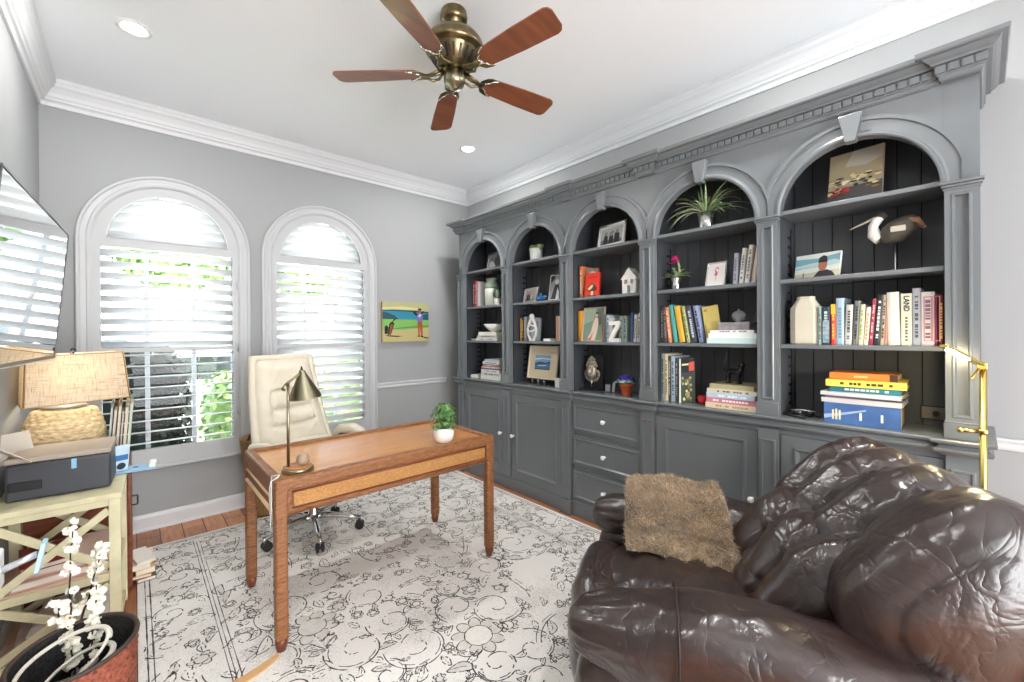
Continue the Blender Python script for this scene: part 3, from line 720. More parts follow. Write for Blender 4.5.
# ================================================================== LEATHER RECLINER AND THROW
RC = thing('recliner', 'big glossy brown leather recliner with pillowy channelled back on the rug', 'recliner', (1.631, 0.61, RZ), math.radians(30))
def wrinkle(p, s, a): return a * mnoise.fractal(Vector((p[0] * 9 + s, p[1] * 9, p[2] * 9)), 0.9, 2.1, 4)
def channel_pad(mb, x0, x1, prof, seams, depth=0.045, nx=110, wr=0.010, seed=0.0, end=0.10):
    """cushion whose closed section prof (y, z) runs along x, pinched at the seams; ends rounded"""
    cy = sum(p[0] for p in prof) / len(prof); cz = sum(p[1] for p in prof) / len(prof)
    rows = []
    for i in range(nx + 1):
        t = i / nx; x = x0 + (x1 - x0) * (0.5 - 0.5 * math.cos(PI * t)) * 0.35 + (x1 - x0) * t * 0.65
        e = min(x - x0, x1 - x); sc = 1.0 if e > end else (max(0.0, 1 - ((end - e) / end) ** 2.4)) ** 0.5
        ds = min(abs(x - s) for s in seams) if seams else 1
        de = abs(x - (x0 + end * 0.22)) if seams else 1
        pin = math.exp(-(ds / 0.016) ** 2) * 0.5 + math.exp(-(ds / 0.075) ** 2) * 0.5 + 0.16 * math.exp(-(de / 0.006) ** 2)
        row = []
        for j, (y, z) in enumerate(prof):
            d = Vector((0, y - cy, z - cz)); L = d.length; d.normalize()
            ple = 0.009 * math.sin(j * 1.9 + seed * 3 + 1.5 * math.sin(j * 0.7)) * math.exp(-(ds / 0.075) ** 2)
            r = L * sc - depth * pin * (1 if sc > 0.6 else sc) + wrinkle((x, y, z), seed, wr) * sc + ple * sc
            row.append((x, cy + d.y * max(r, 0.002), cz + d.z * max(r, 0.002)))
        rows.append(row)
    V = mb.grid(rows, True, closed_u=True); mb.face(V[0]); mb.face(V[-1])
def capsule(a, b_, r0, r1, n=64, e=1.0):
    a = Vector(a); b_ = Vector(b_); d = (b_ - a); L = d.length; d.normalize(); s = Vector((-d.y, d.x)); P = []
    for k in range(n):
        t = 2 * PI * k / n; c, sn = math.cos(t), math.sin(t)
        u = math.copysign(abs(c) ** 0.75, c); w = math.copysign(abs(sn) ** 0.75, sn)
        f = (u + 1) / 2; r = r0 + (r1 - r0) * f
        q = a + d * (L / 2 + u * (L / 2 + (r0 + r1) / 2 * 0.8)) + s * w * r; P.append((q.x, q.y))
    return P
b = MB(); pillow(b, (-0.03, -0.06, 0.19), (0.42, 0.46, 0.15), 5, wr=0.004); b.build('base', LEATHER, RC)
def seat_fn(p, d):
    if p.z > 0: p.z += 0.03 * math.cos(p.x * 6.0) * math.cos(p.y * 3.2) + 0.006 * math.sin(p.y * 60 + p.x * 18 + 4 * mnoise.noise(p * 6)) * max(0, d.z)
    return p
b = MB(); pillow(b, (-0.03, 0.10, 0.40), (0.30, 0.38, 0.085), 3.2, 60, 40, wr=0.008, fn=seat_fn); b.build('seat', LEATHER, RC)
b = MB(); pillow(b, (-0.03, 0.475, 0.30), (0.30, 0.105, 0.185), 3.0, 50, 36, wr=0.012, seed=4); b.build('footrest_pad', LEATHER, RC)
def arm_fn(p, d):
    a = math.atan2(d.z, d.x); f = max(0.0, (p.y - 0.30) / 0.2)
    k = 0.014 * math.sin(a * 13 + p.y * 5) * min(1, f) * (0.3 + 0.7 * min(1, f)); p.x += d.x * k; p.z += d.z * k
    if p.z > 0: p.z += 0.012 * math.sin(p.y * 9 + 1) - 0.03 * max(0, -p.y)
    return p
for s, nm in ((-1, 0), (1, 5)):
    b = MB(); ax_ = 0.385 if s > 0 else -0.44; pillow(b, (ax_, 0.02 if s < 0 else 0.05, 0.515), (0.135, 0.51, 0.115), 2.7, 72, 56, wr=0.012, seed=nm, fn=arm_fn); ar = b.build('arm', LEATHER, RC)
    b = MB(); pillow(b, (ax_ - s * 0.01, 0.02 if s < 0 else 0.045, 0.27), (0.118, 0.485, 0.225), 4.5, 40, 30, wr=0.008, seed=nm + 2); b.build('arm_side', LEATHER, ar)
    b = MB(); P = []
    for k in range(40): t = PI * (-0.15 + 1.3 * k / 39); P.append((ax_ + (0.143 if s < 0 else 0.128) * math.copysign(abs(math.cos(t)) ** .74, math.cos(t)), 0.22, 0.515 + 0.120 * math.copysign(abs(math.sin(t)) ** .74, math.sin(t)) + (0.011 if math.sin(t) > 0 else 0)))
    b.tube(P, 0.0035, 6); b.build('seam', mat('leather_seam', rgb(40, 28, 25), 0.5), ar)
b = MB(); channel_pad(b, -0.33, 0.28, capsule((-0.10, 0.42), (-0.24, 0.66), 0.155, 0.13), (-0.14, 0.07), 0.06, seed=1.5, end=0.10, nx=150, wr=0.009); b.build('lumbar_cushion', LEATHER, RC)
b = MB(); channel_pad(b, -0.50, 0.42, capsule((-0.36, 0.62), (-0.52, 0.82), 0.215, 0.165), (-0.20, 0.03, 0.23), 0.075, seed=9.1, end=0.13, nx=220, wr=0.007); b.build('head_cushion', LEATHER, RC)
b = MB(); channel_pad(b, -0.47, 0.41, capsule((-0.50, 0.22), (-0.68, 0.74), 0.085, 0.07), (), 0.0, seed=6.0, wr=0.005, end=0.06); b.build('back_panel', LEATHER, RC)

FUR = mat('fur_throw', rgb(146, 124, 98), 0.9, var=(9, 0.35), sheen=0.6)
FURT = mat('fur_tip', rgb(206, 186, 158), 0.85, var=(14, 0.4), sheen=0.4)
TH = thing('fur_throw', 'folded brown faux fur throw draped over the far arm of the recliner', 'blanket', RC.location, math.radians(30))
TH.location = (1.631, 0.61, 0.0)
b = MB(); prof = []
path = [(0.03, 0.505), (0.10, 0.515), (0.17, 0.535), (0.225, 0.580), (0.28, 0.630), (0.345, 0.652), (0.42, 0.650), (0.485, 0.625), (0.525, 0.57), (0.530, 0.50)]
rows = []
NY, NP = 36, 60
def pth(t):
    f = t * (len(path) - 1); i = min(int(f), len(path) - 2); g = f - i
    p0, p1, p2, p3 = path[max(i - 1, 0)], path[i], path[i + 1], path[min(i + 2, len(path) - 1)]
    h = lambda a, b_, c, d_: 0.5 * (2 * b_ + (c - a) * g + (2 * a - 5 * b_ + 4 * c - d_) * g * g + (3 * b_ - a - 3 * c + d_) * g ** 3)
    return Vector((h(p0[0], p1[0], p2[0], p3[0]), 0, h(p0[1], p1[1], p2[1], p3[1])))
furpts = []
for i in range(NY + 1):
    u = i / NY; row = []
    y = -0.045 + 0.40 * u; eu = min(u, 1 - u); rim = min(1, eu * 12) ** 0.5
    for j in range(NP + 1):
        t = j / NP; p = pth(t); q = pth(min(t + 0.01, 1)) - pth(max(t - 0.01, 0)); nrm = Vector((q.z * -1, 0, q.x)).normalized()
        et = min(t, 1 - t); rt = min(1, et * 14) ** 0.5
        fold = 0.014 * math.sin((t * 1.2 + u * 0.9) * 9 + 1) * (1 - t) + 0.010 * math.sin(u * 11 + t * 3)
        sag = -0.015 * (1 - t) ** 2 * (1 - u)
        off = 0.034 * rim * rt + fold * rim * 0.8
        pt = Vector((p.x - .05 * (1 - t) ** 3 * (1 - 1.4 * u), y + 0.03 * math.sin(t * 3) - 0.05 * (1 - t) * (0.5 - u), p.z + RZ + sag)) + nrm * off
        row.append(pt); furpts.append((pt, nrm))
    rows.append(row)
b.grid(rows)
under = [[Vector((pth(j / NP).x, r[j].y, min(pth(j / NP).z + RZ, r[j].z))) for j in range(NP + 1)] for r in (rows[0], rows[-1])]
b.grid([rows[0], under[0]]); b.grid([rows[-1], under[1]])
b.build('folded_blanket', FUR, TH, recalc=False)
b = MB()
for k in range(15000):
    i = rnd.randrange(NY); j = rnd.randrange(NP); a, c = rnd.random(), rnd.random()
    p = rows[i][j].lerp(rows[i + 1][j], a).lerp(rows[i][j + 1].lerp(rows[i + 1][j + 1], a), c); n = furpts[i * (NP + 1) + j][1]
    f = mnoise.noise_vector(p * 22) * 1.3
    d = (n + f * 0.8 + Vector((-0.4, 0.2, -0.35)) + Vector((rnd.uniform(-.4, .4), rnd.uniform(-.4, .4), rnd.uniform(-.4, .4)))).normalized()
    L = rnd.uniform(0.016, 0.034); s = d.cross(Vector((rnd.random(), rnd.random(), rnd.random()))).normalized() * 0.0011
    m = p + d * L * 0.55; b.mi = 0 if rnd.random() < .45 else 1
    b.face([b.v(p - s), b.v(p + s), b.v(m + s * 0.7), b.v(p + d * L + Vector((0, 0, -0.004))), b.v(m - s * 0.7)])
o = b.build('fur_pile', [FUR, FURT], TH, recalc=False); o['kind'] = 'stuff'

# ================================================================== THINGS ON THE SHELVES
S0, S1, S2, S3 = CT + 0.0005, 1.3305, 1.6675, 2.0215      # counter and shelf tops
def book(y0, y1, z, h, c, label, group, lean=0.0, x=2.555, d=0.17, title=None, tall=None):
    """upright book, spine toward the room; lean tips its top toward the far end (+)"""
    w = y1 - y0; C = paint(*c, rough=0.5)
    t = thing('book', label, 'book', (x, y0 + w / 2, z), group=group)
    L = math.radians(lean); T = Matrix.Translation((0, 0, abs(math.sin(L)) * w / 2)) @ Matrix.Rotation(-L, 4, 'X')
    b = MB(); b.T = T
    bt = min(0.0025, w * 0.15)
    b.prism([(0.001, -w / 2, 0), (-0.002, -w / 4, 0), (-0.002, w / 4, 0), (0.001, w / 2, 0), (d, w / 2, 0), (d, w / 2 - bt, 0), (0.004, w / 2 - bt, 0), (0.004, -w / 2 + bt, 0), (d, -w / 2 + bt, 0), (d, -w / 2, 0)], (0, 0, h))
    b.build('cover', C, t)
    b = MB(); b.T = T; b.box(0.004, d - 0.004, -w / 2 + bt, w / 2 - bt, 0.004, h - 0.004); b.build('pages', PAPER, t)
    if title and w > 0.012:
        b = MB(); b.T = T; rr = random.Random(int(y0 * 9999)); zz = h * 0.14
        while zz < h * 0.86:
            ln = rr.uniform(0.006, 0.016); b.box(-0.0028, -0.0018, -w * 0.2, w * 0.2, zz, min(zz + ln, h * .88)); zz += ln + (0.004 if rr.random() < .8 else 0.016)
        b.build('lettering', paint(*title), t)
    return t
def flat_book(xc, yc, z, d, w, th, c, label, group, rz=0.0, name='book', title=None):
    """book lying flat, spine toward the room"""
    C = paint(*c, rough=0.5); t = thing(name, label, 'book' if name == 'book' else name, (xc, yc, z), math.radians(rz), group)
    bt = min(0.003, th * 0.15); h = th - 0.0004
    b = MB(); b.prism([(-d / 2, -w / 2, 0), (d / 2, -w / 2, 0), (d / 2, -w / 2, bt), (-d / 2 + 0.004, -w / 2, bt), (-d / 2 + 0.004, -w / 2, h - bt), (d / 2, -w / 2, h - bt), (d / 2, -w / 2, h), (-d / 2, -w / 2, h)], (0, w, 0)); b.build('cover', C, t)
    b = MB(); b.box(-d / 2 + 0.004, d / 2 - 0.004, -w / 2 + 0.004, w / 2 - 0.004, bt, h - bt); b.build('pages', PAPER, t)
    if title:
        b = MB(); rr = random.Random(int(z * 9999)); yy = -w * 0.34; n_ = 0
        while yy < w * 0.3:
            ln = rr.uniform(0.008, 0.02); b.box(-d / 2 - 0.001, -d / 2, yy, yy + ln, th * 0.32, th * 0.68); yy += ln + (0.004 if rr.random() < .75 else 0.02)
        b.build('lettering', paint(*title), t)
    return t
def patches(parent, name, w, h, x, polys, cols, z0=0.0):
    """flat picture facing -x: polys = [(colour index, [(u, v)...])], u left to right 0..1 as seen, v up"""
    b = MB()
    for k, (ci, P) in enumerate(polys):
        b.mi = ci; b.poly([(x - 0.0002 * k, w / 2 - u * w, z0 + v * h) for u, v in P])
    return b.build(name, [paint(*c, rough=0.45) for c in cols], parent, recalc=False)
FULL = [(0, 0), (1, 0), (1, 1), (0, 1)]
def ell(cx, cy, rx, ry, n=14): return [(cx + rx * math.cos(2 * PI * k / n), cy + ry * math.sin(2 * PI * k / n)) for k in range(n)]
def picture(name, y, z, x, w, h, fw, fm, label, cat, polys, cols, lean=8.0, yaw=0.0, matw=0.0, matm=None, depth=0.016, group=None):
    t = thing(name, label, cat, (x, y, z), group=group, rot=(0, math.radians(lean), math.radians(yaw)))
    b = MB(); R = lambda i, xx: [(xx, -w / 2 + i, i), (xx, w / 2 - i, i), (xx, w / 2 - i, h - i), (xx, -w / 2 + i, h - i)]
    if fw > 0:
        b.loops([R(0, depth), R(0, 0.002), R(0.003, -0.002), R(fw * 0.6, -0.002), R(fw - 0.002, 0.003), R(fw, 0.006)]); b.face
        b.build('frame', fm, t)
    else:
        b.box(0.0, depth, -w / 2, w / 2, 0, h); b.build('canvas_block', fm, t)
    i = fw + matw
    if matw: 
        m = MB(); m.loops([R(fw, 0.0052), R(i, 0.0052)]); m.build('mount', matm or WHITE, t)
    patches(t, 'picture', w - 2 * i, h - 2 * i, 0.0045 if fw > 0 else -0.0006, polys, cols, i)
    return t
def crown_leaf(mb, p, d, L, w, droop=0.6, seg=6, up=Vector((0, 0, 1))):
    """strap leaf from p heading d"""
    p = Vector(p); d = Vector(d).normalized(); s = d.cross(up)
    if s.length < 1e-3: s = Vector((1, 0, 0))
    s.normalize(); rows = []
    for k in range(seg + 1):
        t = k / seg; ww = w * (math.sin(PI * min(1, 0.12 + t * 0.88)) ** 0.7)
        rows.append((p.copy(), s * ww)); p = p + d * (L / seg); d = (d + Vector((0, 0, -droop / seg))).normalized()
    V = [(mb.v(q - s_), mb.v(q + Vector((0, 0, -abs(s_.length) * 0.3))), mb.v(q + s_)) for q, s_ in rows]
    for a, c in zip(V, V[1:]):
        mb.face([a[0], a[1], c[1], c[0]], True); mb.face([a[1], a[2], c[2], c[1]], True)
def round_leaf(mb, c, n, r, asp=0.7):
    n = Vector(n).normalized(); s = n.cross(Vector((rnd.uniform(-1, 1), rnd.uniform(-1, 1), rnd.uniform(-1, 1))))
    if s.length < 1e-3: s = n.cross(Vector((1, 0, 0)))
    s.normalize(); u = n.cross(s)
    mb.face([mb.v(Vector(c) + s * r * math.cos(2 * PI * k / 7) + u * r * asp * math.sin(2 * PI * k / 7) + n * (0.15 * r * math.cos(4 * PI * k / 7))) for k in range(7)], True)
SOIL = mat('soil', (0.03, 0.02, 0.015), 0.95)
def pot(parent, r, h, m, taper=0.8, rim=0.0, name='pot'):
    b = MB(); P = [(r * taper * 0.96, 0), (r * taper, 0.003), (r, h - rim)]
    if rim: P += [(r * 1.12, h - rim), (r * 1.12, h)]
    else: P += [(r, h)]
    k = P[-1][0]; P += [(k - 0.004, h), (k - 0.005, h - 0.012), (0.0, h - 0.012)]
    b.lathe(P, n=28); p = b.build(name, m, parent)
    b = MB(); b.lathe([(0, h - 0.012), (k - 0.006, h - 0.0118), (0, h - 0.010)], n=20); b.build('soil', SOIL, p)
    return p

# ---- bay 5, third shelf: vase and the long row of upright books
V = thing('vase', 'tall cream vase with a flat faceted body on the near end bookshelf', 'vase', (2.60, 0.605, S1))
b = MB()
for r_, z_ in (): pass
rows = []
for fy, fx, z_ in ((0.92, 0.9, 0), (1, 1, 0.006), (1, 1, 0.185), (0.55, 0.7, 0.232), (0.55, 0.7, 0.246), (0.50, 0.64, 0.246), (0.50, 0.64, 0.20)):
    rows.append([(0.038 * fx * a, 0.066 * fy * c, z_) for a, c in ((-1, -.6), (-1, .6), (-.6, 1), (.6, 1), (1, .6), (1, -.6), (.6, -1), (-.6, -1))])
q = b.grid(rows, False, closed_u=True); b.face(list(reversed(q[0]))); b.face(q[-1])
b.build('body', mat('cream_glaze', rgb(206, 199, 180), 0.5), V, bevel=0.004)
G5 = 'upright books on the near end bookshelf'
N5 = [(0.531, 0.545, .19, (150, 172, 168), 0, 'thin grey green book beside the cream vase', (70, 80, 84)),
 (0.497, 0.529, .188, (52, 68, 78), 0, 'dark blue grey book with a pale picture, second from the cream vase', (190, 205, 210)),
 (0.474, 0.493, .199, (206, 62, 52), 0, 'bright red book with a yellow top near the cream vase', (240, 190, 70)),
 (0.442, 0.472, .227, (166, 190, 204), 0, 'tall pale blue grey book right of the bright red book', (110, 140, 165)),
 (0.414, 0.440, .193, (206, 204, 200), 2, 'light grey book with dark lettering right of the pale blue book', (70, 70, 74)),
 (0.391, 0.411, .21, (120, 124, 122), 3, 'mid grey book left of the ivory paperbacks', (40, 40, 44)),
 (0.372, 0.389, .192, (214, 208, 180), 3, 'ivory paperback with a green foot on the near shelf', (130, 170, 70)),
 (0.354, 0.370, .178, (238, 230, 214), 4, 'short white paperback left of the raspberry book', (220, 160, 120)),
 (0.336, 0.352, .216, (158, 62, 78), 4, 'raspberry pink book in the near shelf row', (230, 180, 190)),
 (0.313, 0.334, .232, (44, 50, 52), 4, 'black book with white lettering right of the raspberry book', (215, 220, 220)),
 (0.296, 0.311, .231, (196, 180, 158), 3, 'tan book with dark lettering left of the thick blank book', (80, 64, 54)),
 (0.284, 0.295, .229, (190, 146, 130), 2, 'slim salmon book against the thick blank cream book', (110, 80, 70)),
 (0.241, 0.281, .241, (212, 212, 204), -1, 'thick blank cream book in the near shelf row', None),
 (0.203, 0.239, .232, (222, 220, 200), 0, 'cream book lettered LAND on its spine', None),
 (0.175, 0.201, .253, (176, 180, 192), 0, 'tallest grey blue book right of the LAND book', (84, 88, 104)),
 (0.133, 0.173, .234, (232, 226, 228), 0, 'wide white book with a pink framed spine near the bookcase end', (150, 120, 140)),
 (0.124, 0.131, .222, (150, 60, 90), 0, 'very thin plum book beside the white pink framed book', None),
 (0.1035, 0.122, .222, (92, 26, 20), 0, 'dark red book with yellow lettering, last in the near row', (236, 196, 90))]
for y0, y1, h, c, ln, lab, tt in N5: 
    k = book(y0, y1, S1, h, c, lab, G5, -ln, title=tt, x=2.555 + 0.01 * rnd.random())
    if 'lettered LAND' in lab:
        cu = bpy.data.curves.new('lettering', 'FONT'); cu.body = 'LAND'; cu.size = 0.026; cu.extrude = 0.0004; cu.align_y = 'CENTER'; cu.offset = 0.0008
        lo = bpy.data.objects.new('lettering', cu); COL.objects.link(lo); lo.parent = k; lo.matrix_local = Matrix(((0, 0, -1, -0.0024), (0, -1, 0, 0.0), (-1, 0, 0, 0.222), (0, 0, 0, 1))); me = bpy.data.meshes.new_from_object(lo); bpy.data.objects.remove(lo); me.materials.append(paint(40, 40, 42)); lo = bpy.data.objects.new('lettering', me); COL.objects.link(lo); lo.parent = k; lo.matrix_local = Matrix(((0, 0, -1, -0.0024), (0, -1, 0, 0.0), (-1, 0, 0, 0.222), (0, 0, 0, 1)))
        b = MB(); zz = 0.03
        for zz in (0.02, 0.035, 0.05, 0.062, 0.078, 0.09, 0.104, 0.118): b.box(-0.0028, -0.0018, -0.004, 0.004, zz, zz + 0.009)
        b.build('small_lettering', paint(110, 106, 80), k)
    if 'pink framed' in lab:
        b = MB(); R_ = lambda i: [(-0.0026, -0.013 + i, 0.02 + i), (-0.0026, 0.013 - i, 0.02 + i), (-0.0026, 0.013 - i, 0.214 - i), (-0.0026, -0.013 + i, 0.214 - i)]
        A = [b.v(p) for p in R_(0)]; B_ = [b.v(p) for p in R_(0.004)]
        for q in range(4): b.face([A[q], A[(q + 1) % 4], B_[(q + 1) % 4], B_[q]])
        b.build('spine_border', paint(206, 150, 166), k, recalc=False)
    if 'yellow top' in lab: b = MB(); b.box(-0.003, -0.0015, -0.009, 0.009, 0.15, 0.198); b.build('spine_band', paint(240, 186, 60), k)
    if 'pale picture' in lab: b = MB(); b.box(-0.003, -0.0015, -0.0125, 0.0125, 0.01, 0.12); b.build('spine_picture', mat('cloudy', rgb(140, 160, 170), .6, var=(60, .5)), k)

# ---- bay 5, second shelf
picture('photo_canvas', 0.565, S2, 2.60, 0.205, 0.132, 0, paint(226, 220, 205), 'small photo canvas of a dark haired person before water', 'picture',
 [(0, FULL), (1, [(0, .42), (1, .5), (1, .92), (.5, .8), (0, .85)]), (2, [(0, .55), (.35, .62), (.9, .7), (1, .62), (1, .5), (0, .45)]), (3, [(0, 0), (1, 0), (1, .3), (0, .22)]), (4, [(.42, 0), (.95, 0), (.86, .22), (.74, .32), (.56, .3)]), (5, ell(.64, .52, .10, .24)), (4, [(.53, .62), (.74, .62), (.72, .84), (.64, .9), (.55, .82)]), (6, [(.2, 0), (.23, 0), (.23, .26), (.2, .26)])],
 [(214, 222, 214), (120, 168, 182), (186, 208, 206), (196, 186, 160), (46, 40, 48), (176, 112, 84), (110, 100, 80)], lean=12, yaw=-14)
BW = mat('carved_wood_grey', rgb(84, 80, 72), 0.5, var=(30, .3)); BT = mat('carved_wood_tail', rgb(150, 112, 84), 0.55, var=(60, .5, (1, 1, 5)))
BD = thing('bird_carving', 'carved wooden shorebird with a long beak on a thin rod stand', 'figurine', (2.62, 0.262, S2))
b = MB(); b.lathe([(0.0, 0), (0.03, 0), (0.03, 0.008), (0.006, 0.012), (0.0045, 0.014), (0.0045, 0.16), (0.0, 0.16)], n=16); b.build('stand', SILVER, BD)
b = MB(); b.tube([(0, 0.055, 0.178), (0, 0.04, 0.172), (0, 0.0, 0.185), (0, -0.05, 0.215), (0, -0.075, 0.235)], [0.018, 0.040, 0.052, 0.045, 0.022], 18); body = b.build('body', BW, BD)
b = MB(); b.tube([(0, 0.05, 0.162), (0, 0.075, 0.185), (0, 0.078, 0.225), (0, 0.062, 0.255), (0, 0.045, 0.268)], [0.030, 0.026, 0.019, 0.020, 0.015], 14); b.build('neck', WHITE, BD)
b = MB(); b.ball((0, 0.052, 0.268), 0.021, 14, 10, 0.85, 1.25, 0.9); hd = b.build('head', paint(60, 52, 46), BD)
b = MB(); b.tube([(0, 0.07, 0.264), (0, 0.11, 0.248), (-0.01, 0.165, 0.224)], [0.008, 0.005, 0.002], 8); b.build('beak', paint(190, 180, 160), hd)
for k in range(4):
    b = MB(); b.tube([(0, 0.05, 0.282), (0, 0.065 + 0.012 * k, 0.30), (-0.002, 0.08 + 0.016 * k, 0.298 + 0.006 * (2 - k))], [0.002, 0.0015, 0.001], 5); b.build('crest_feather', BLACK, hd)
for k in range(5):
    b = MB(); b.tube([(-0.028 + 0.014 * k, -0.045, 0.235 - 0.004 * abs(k - 2)), (-0.026 + 0.013 * k, -0.075, 0.222), (-0.022 + 0.011 * k, -0.098, 0.19)], [0.012, 0.015, 0.006], 8); b.build('tail_feather', [BT, WHITE][k % 2 == 1], BD)
b = MB(); b.box(-0.054, -0.047, -0.04, 0.012, 0.178, 0.204, 0.003); b.build('wing_patch', paint(206, 198, 180), body)

# ---- bay 5, top shelf: small abstract canvas
P_ = [(0, FULL), (1, [(0, 0), (1, 0), (1, .34), (0, .30)]), (2, [(.3, .72), (.7, .68), (1, .78), (1, 1), (.45, 1)])]
rr = random.Random(5)
for k in range(46):
    u = rr.uniform(.03, .95); v = .22 + .4 * rr.random() * (.6 + .5 * u); P_.append((rr.choice((3, 3, 4, 5, 1, 6)), [(u + a * .9, v + c * .5) for a, c in ell(0, 0, rr.uniform(.03, .10), rr.uniform(.02, .07), 8)]))
for k in range(7): u = rr.uniform(.08, .4); P_.append((7, ell(u, rr.uniform(.16, .3), .05, .03, 8)))
P_ = [(c, [(min(1, max(0, u)), min(1, max(0, v))) for u, v in P]) for c, P in P_]
picture('painting', 0.41, S3, 2.60, 0.212, 0.268, 0, paint(180, 170, 150), 'small abstract canvas of ochre and dark blotches on the top shelf', 'picture', P_, [(158, 146, 118), (74, 72, 70), (176, 170, 156), (206, 190, 130), (44, 40, 36), (150, 120, 60), (222, 214, 186), (150, 40, 52)], lean=11, yaw=-6)

# ---- bay 5, counter: stack of big books, binder box, sunglasses, socket
def slab(name, label, cat, x, y, z, d, w, th, m, rz=0, parts=(), group=None):
    t = thing(name, label, cat, (x, y, z), math.radians(rz), group)
    b = MB(); b.box(-d / 2, d / 2, -w / 2, w / 2, 0, th, min(0.003, th / 3)); b.build('body', m, t)
    return t
GS = 'stack on the counter beside the brass lamp'
BX5 = thing('slipcase_book', 'thick blue boxed volume at the bottom of the stack by the brass lamp', 'book', (2.635, 0.378, S0), math.radians(2), GS)
b = MB(); b.box(-0.13, -0.125, -0.138, 0.138, 0, 0.098); b.box(-0.125, 0.12, -0.138, -0.134, 0, 0.098) if False else None
b.box(-0.125, 0.12, -0.138, 0.138, 0, 0.004); b.box(-0.125, 0.12, -0.138, 0.138, 0.094, 0.098); cv = b.build('cover', mat('binder_blue', rgb(70, 104, 158), .4, var=(9, .25)), BX5)
b = MB(); b.box(-0.124, 0.115, -0.136, 0.136, 0.0045, 0.0935); b.build('pages', mat('page_yellow', rgb(226, 208, 166), .9, var=(200, .1, (1, 1, 6))), BX5)
b = MB(); rowsP = [(-0.1308, 0.138, 0.02), (-0.1308, 0.06, 0.045), (-0.1308, -0.02, 0.07), (-0.1308, -0.02, 0.078), (-0.1308, 0.06, 0.056), (-0.1308, 0.138, 0.04)]; b.poly(rowsP); b.build('spine_swoosh', paint(150, 170, 206), cv, recalc=False)
for yy, h in ((0.103, 0.045), (0.09, 0.05), (0.077, 0.045)): b = MB(); b.box(-0.1315, -0.130, yy - 0.0035, yy + 0.0035, 0.02, 0.02 + h); b.build('spine_figure', paint(230, 214, 170), cv)
for yy in (0.0, -0.075): b = MB(); b.box(-0.1315, -0.130, yy - 0.004, yy + 0.004, 0.025, 0.06); b.build('lettering', WHITE, cv)
flat_book(2.63, 0.376, S0 + 0.0985, 0.25, 0.290, 0.022, (196, 194, 196), 'pale grey hardback lying directly on the blue boxed volume', GS, -1, title=None)
flat_book(2.64, 0.372, S0 + 0.121, 0.24, 0.275, 0.010, (96, 84, 92), 'thin dark plum book between the two grey ones in the stack', GS, 2)
flat_book(2.635, 0.378, S0 + 0.1315, 0.25, 0.292, 0.018, (204, 204, 208), 'upper pale grey book in the stack, under the teal one', GS, -2)
flat_book(2.645, 0.368, S0 + 0.150, 0.22, 0.258, 0.026, (48, 122, 142), 'teal book with white lettering under the yellow one', GS, 1, title=(220, 230, 230))
flat_book(2.64, 0.368, S0 + 0.1765, 0.24, 0.290, 0.032, (232, 214, 92), 'yellow book with dark lettering, second from the top of its stack', GS, 3, title=(70, 66, 40))
k = flat_book(2.65, 0.374, S0 + 0.209, 0.20, 0.250, 0.032, (216, 128, 58), 'orange book with dark spine end on top of the big stack', GS, 0)
b = MB(); b.box(-.1015, -.0995, -.125, -.098, .0005, .0312); b.build('spine_end', paint(70, 44, 34), k)
b = MB(); b.box(-.101, -.0999, -.02, .03, .011, .02); b.build('lettering', paint(240, 190, 130), k)
SG = thing('sunglasses', 'folded black sunglasses on the counter left of the blue volume', 'sunglasses', (2.575, 0.615, S0), math.radians(12))
for s in (-1, 1):
    b = MB(); b.lathe([(0, 0), (0.022, 0.001), (0.024, 0.004), (0.02, 0.007), (0, 0.008)], (0, 0, 0), 16, sx=0.75); 
    for v in b.bm.verts: v.co = Vector((v.co.z * 1.2 - 0.02, v.co.y + s * 0.026, v.co.x + 0.02))
    b.build('lens', mat('smoked_lens', (0.01, 0.01, 0.012), 0.08), SG)
b = MB(); b.tube([(-0.02, -0.052, 0.033), (-0.016, -0.02, 0.036), (-0.016, 0.02, 0.036), (-0.02, 0.052, 0.033)], 0.003, 6); b.build('brow_bar', SILVER, SG)
for s in (-1, 1): b = MB(); b.tube([(-0.02, s * 0.052, 0.032), (0.0, s * 0.03, 0.025), (0.004, -s * 0.04, 0.012), (-0.004, -s * 0.075, 0.004)], 0.003, 6); b.build('temple', BLACK, SG)
PN = thing('pen', 'slim black pen lying on the counter in front of the sunglasses', 'pen', (2.535, 0.648, S0), math.radians(-20))
b = MB(); b.tube([(0, -0.06, 0.007), (0, 0.055, 0.007)], 0.0065, 10); b.build('barrel', BLACK, PN); b = MB(); b.tube([(0, 0.055, 0.007), (0, 0.07, 0.007)], [0.006, 0.002], 10); b.build('tip', BLACK, PN)
OU = thing('wall_outlet', 'dark framed power outlet with a plug on the back boards near the brass lamp', 'outlet', (BX - 0.001, 0.150, 1.012))
b = MB(); b.box(-0.006, 0.0005, -0.04, 0.04, -0.03, 0.03, 0.002); b.build('cover_plate', paint(120, 114, 104), OU)
b = MB(); b.tube([(-0.006, 0.04, 0.03), (-0.006, -0.04, 0.03), (-0.006, -0.04, -0.03), (-0.006, 0.04, -0.03)], 0.003, 6, closed=True); b.build('rim', BLACK, OU)
b = MB(); b.tube([(-0.006, -0.01, 0), (-0.03, -0.01, 0)], 0.012, 12); b.build('plug', BLACK, OU)

